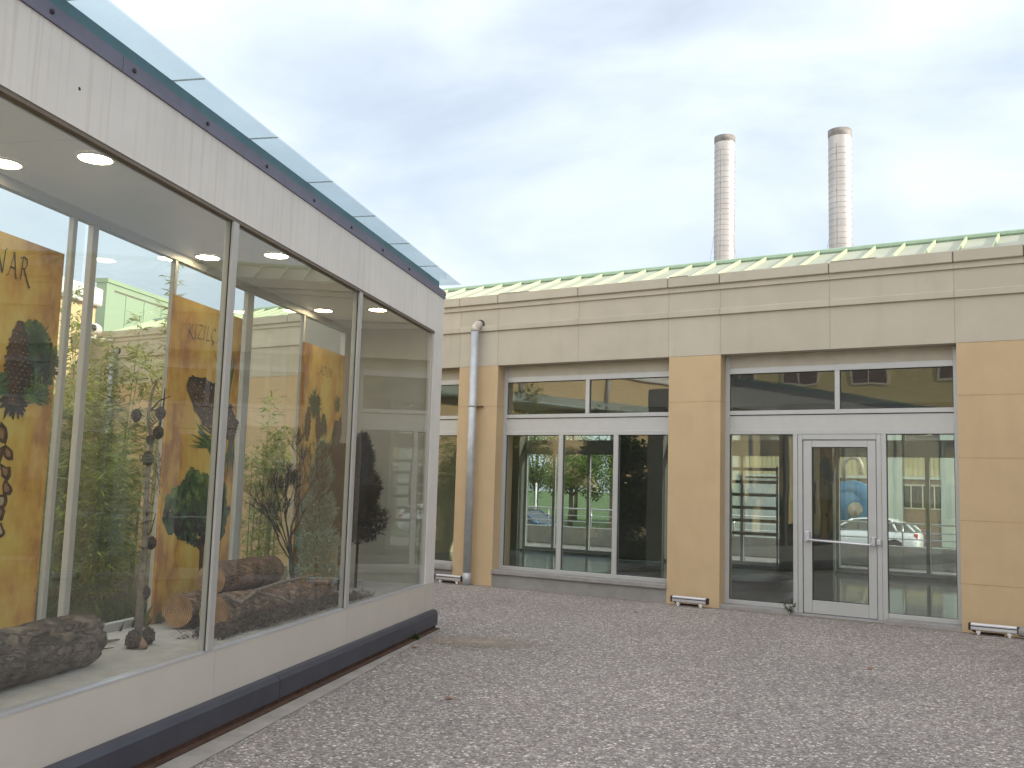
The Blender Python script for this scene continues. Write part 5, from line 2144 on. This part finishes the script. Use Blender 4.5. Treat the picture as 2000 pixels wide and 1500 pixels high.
def tree(loc, h, rad, seed, label, n=9000, leaf=(.08, .17), lm="tree_leaf", group="trees beyond the road", low=.38):
    t = thing("leafy_tree", label, "tree", loc, 0, group)
    rn_ = random.Random(seed)
    b_ = MB()
    th = h * .35
    b_.tube([(0, 0, 0), (.05, .03, th * .6), (.02, .06, th), (.0, .1, h * .7)], [.17, .13, .11, .04], "trunk", 8)
    cl = []
    for i in range(16):
        a = rn_.uniform(0, 6.28)
        r_ = rad * rn_.uniform(.2, .85)
        z = h * rn_.uniform(low, .92)
        c = Vector((r_ * math.cos(a) * (1.1 - .5 * (z / h)), r_ * math.sin(a) * (1.1 - .5 * (z / h)), z))
        cl.append((c, rad * rn_.uniform(.25, .48)))
        b_.tube([(0.02, .06, th * rn_.uniform(.8, 1.4)), c * .6 + Vector((0, 0, th * .4)), c], [.05, .035, .012], "trunk", 5, cap=False)
    b_.build("trunk", t)
    b2 = MB()
    for i in range(n):
        c, r_ = rn_.choice(cl)
        v = Vector((rn_.gauss(0, 1), rn_.gauss(0, 1), rn_.gauss(0, .8)))
        v = v.normalized() * r_ * rn_.random() ** .4
        p = c + v
        d = Vector((rn_.uniform(-1, 1), rn_.uniform(-1, 1), rn_.uniform(-.8, .5))).normalized() * rn_.uniform(*leaf)
        sd = d.cross(Vector((rn_.uniform(-1, 1), rn_.uniform(-1, 1), 1))).normalized() * leaf[1] * .28
        b2.add([p, p + d * .5 + sd, p + d, p + d * .5 - sd], [(0, 1, 2, 3)], lm)
    b2.build("crown", t)
    return t


tree((-29.0, 50.0, -0.78), 6.0, 2.6, 1, "yellowish green tree beyond the road, left of the first window mullion")
tree((-25.0, 47.0, -0.78), 5.2, 2.3, 2, "bushy tree beyond the road in the middle pane of the left window")
tree((-20.9, 45.5, -0.78), 4.9, 2.2, 3, "bushy green tree beyond the road, right part of the left window")
tree((-31.5, 60.0, -0.78), 6.5, 3.0, 4, "far tree on the grass behind the road's first trees")
tree((-10.5, 2.7, 0.02), 3.7, 1.25, 14, "dark bushy tree behind the case, mirrored in the left window", 6500, (.08, .17), "dark_leaf", "dark bushy trees mirrored in the window", .12)
tree((-11.3, 0.3, 0.02), 3.5, 1.35, 15, "second dark bushy tree farther along the wing, mirrored in the left window", 6500, (.08, .17), "dark_leaf", "dark bushy trees mirrored in the window", .12)
b = MB()
b.tube([(0, 0, 0), (0, 0, 2.3)], [.07, .05], "white_plastic", 8)
b.lathe([(.05, 2.3), (.055, 2.36), (.055, 2.46), (.02, 2.5)], "white_plastic", 12)
tag(b.build("bollard_lamp", None, (-24.6, 42.5, -0.78)), "slim white lamp post on the grass beyond the road", "lamp post")

# ------------------------------------------------------------------ buildings mirrored in the windows; added block shading the court (outside the frame)
def house(loc, rz, w_, d_, h, mt, label, wins, roof=True):
    t = thing("apartment_house", label, "house", loc, rz)
    b_ = MB()
    b_.box(-w_ / 2, w_ / 2, -d_, 0, 0, h, mt)
    b_.build("wall", t)
    b_ = MB()
    e = .5
    b_.add([(-w_ / 2 - e, e, h), (w_ / 2 + e, e, h), (w_ / 2 + e, -d_ - e, h), (-w_ / 2 - e, -d_ - e, h), (-w_ / 2 + 2, -d_ / 2, h + 1.7), (w_ / 2 - 2, -d_ / 2, h + 1.7)],
           [(0, 4, 5, 1)[::-1], (2, 5, 4, 3)[::-1], (0, 3, 4)[::-1], (1, 5, 2)[::-1], (0, 1, 2, 3)[::-1]], "roof_tile")
    b_.build("roof", t)
    for (x_, z_, ww, hh) in wins:
        b_ = MB()
        b_.box(x_ - ww / 2 - .1, x_ + ww / 2 + .1, 0.001, .06, z_ - .1, z_ + hh + .1, "house_frame")
        f_ = b_.build("window", t)
        b_ = MB()
        b_.box(x_ - ww / 2, x_ - .04, .061, .07, z_, z_ + hh, "house_pane")
        b_.box(x_ + .04, x_ + ww / 2, .061, .07, z_, z_ + hh, "house_pane")
        b_.build("pane", f_)
    return t


wl = [(x_, z_, 1.5, 1.5) for x_ in (-5.4, -2.4, .8, 4.6) for z_ in (1.4, 4.6, 7.6)]
house((-9.5, -21, -0.78), 0, 13, 8, 10.2, "house_render", "yellow apartment house with red panes, mirrored in the upper door window", wl)
house((4.6, -24, -0.78), R(-4), 10, 8, 7.6, "house_render_pale", "tan apartment house with red panes, mirrored at the right of the upper door window", [w_ for w_ in wl if abs(w_[0]) < 4.5 and w_[1] < 6])
ea = thing("added_shade_block", "tall white block added on the right to shade the courtyard, unseen outside the picture", "building", (4.02, 0, 0))  # added unseen block that keeps the sun off the courtyard and case
b = MB()
b.box(0, 9, 0.5, 14.4, -0.7, 8.6, "white_coping")
b.build("wall", ea)
b = MB()
b.bbox(-0.08, 9.1, 0.4, 14.5, 8.62, 8.85, "white_coping", .03)
b.build("coping", ea)
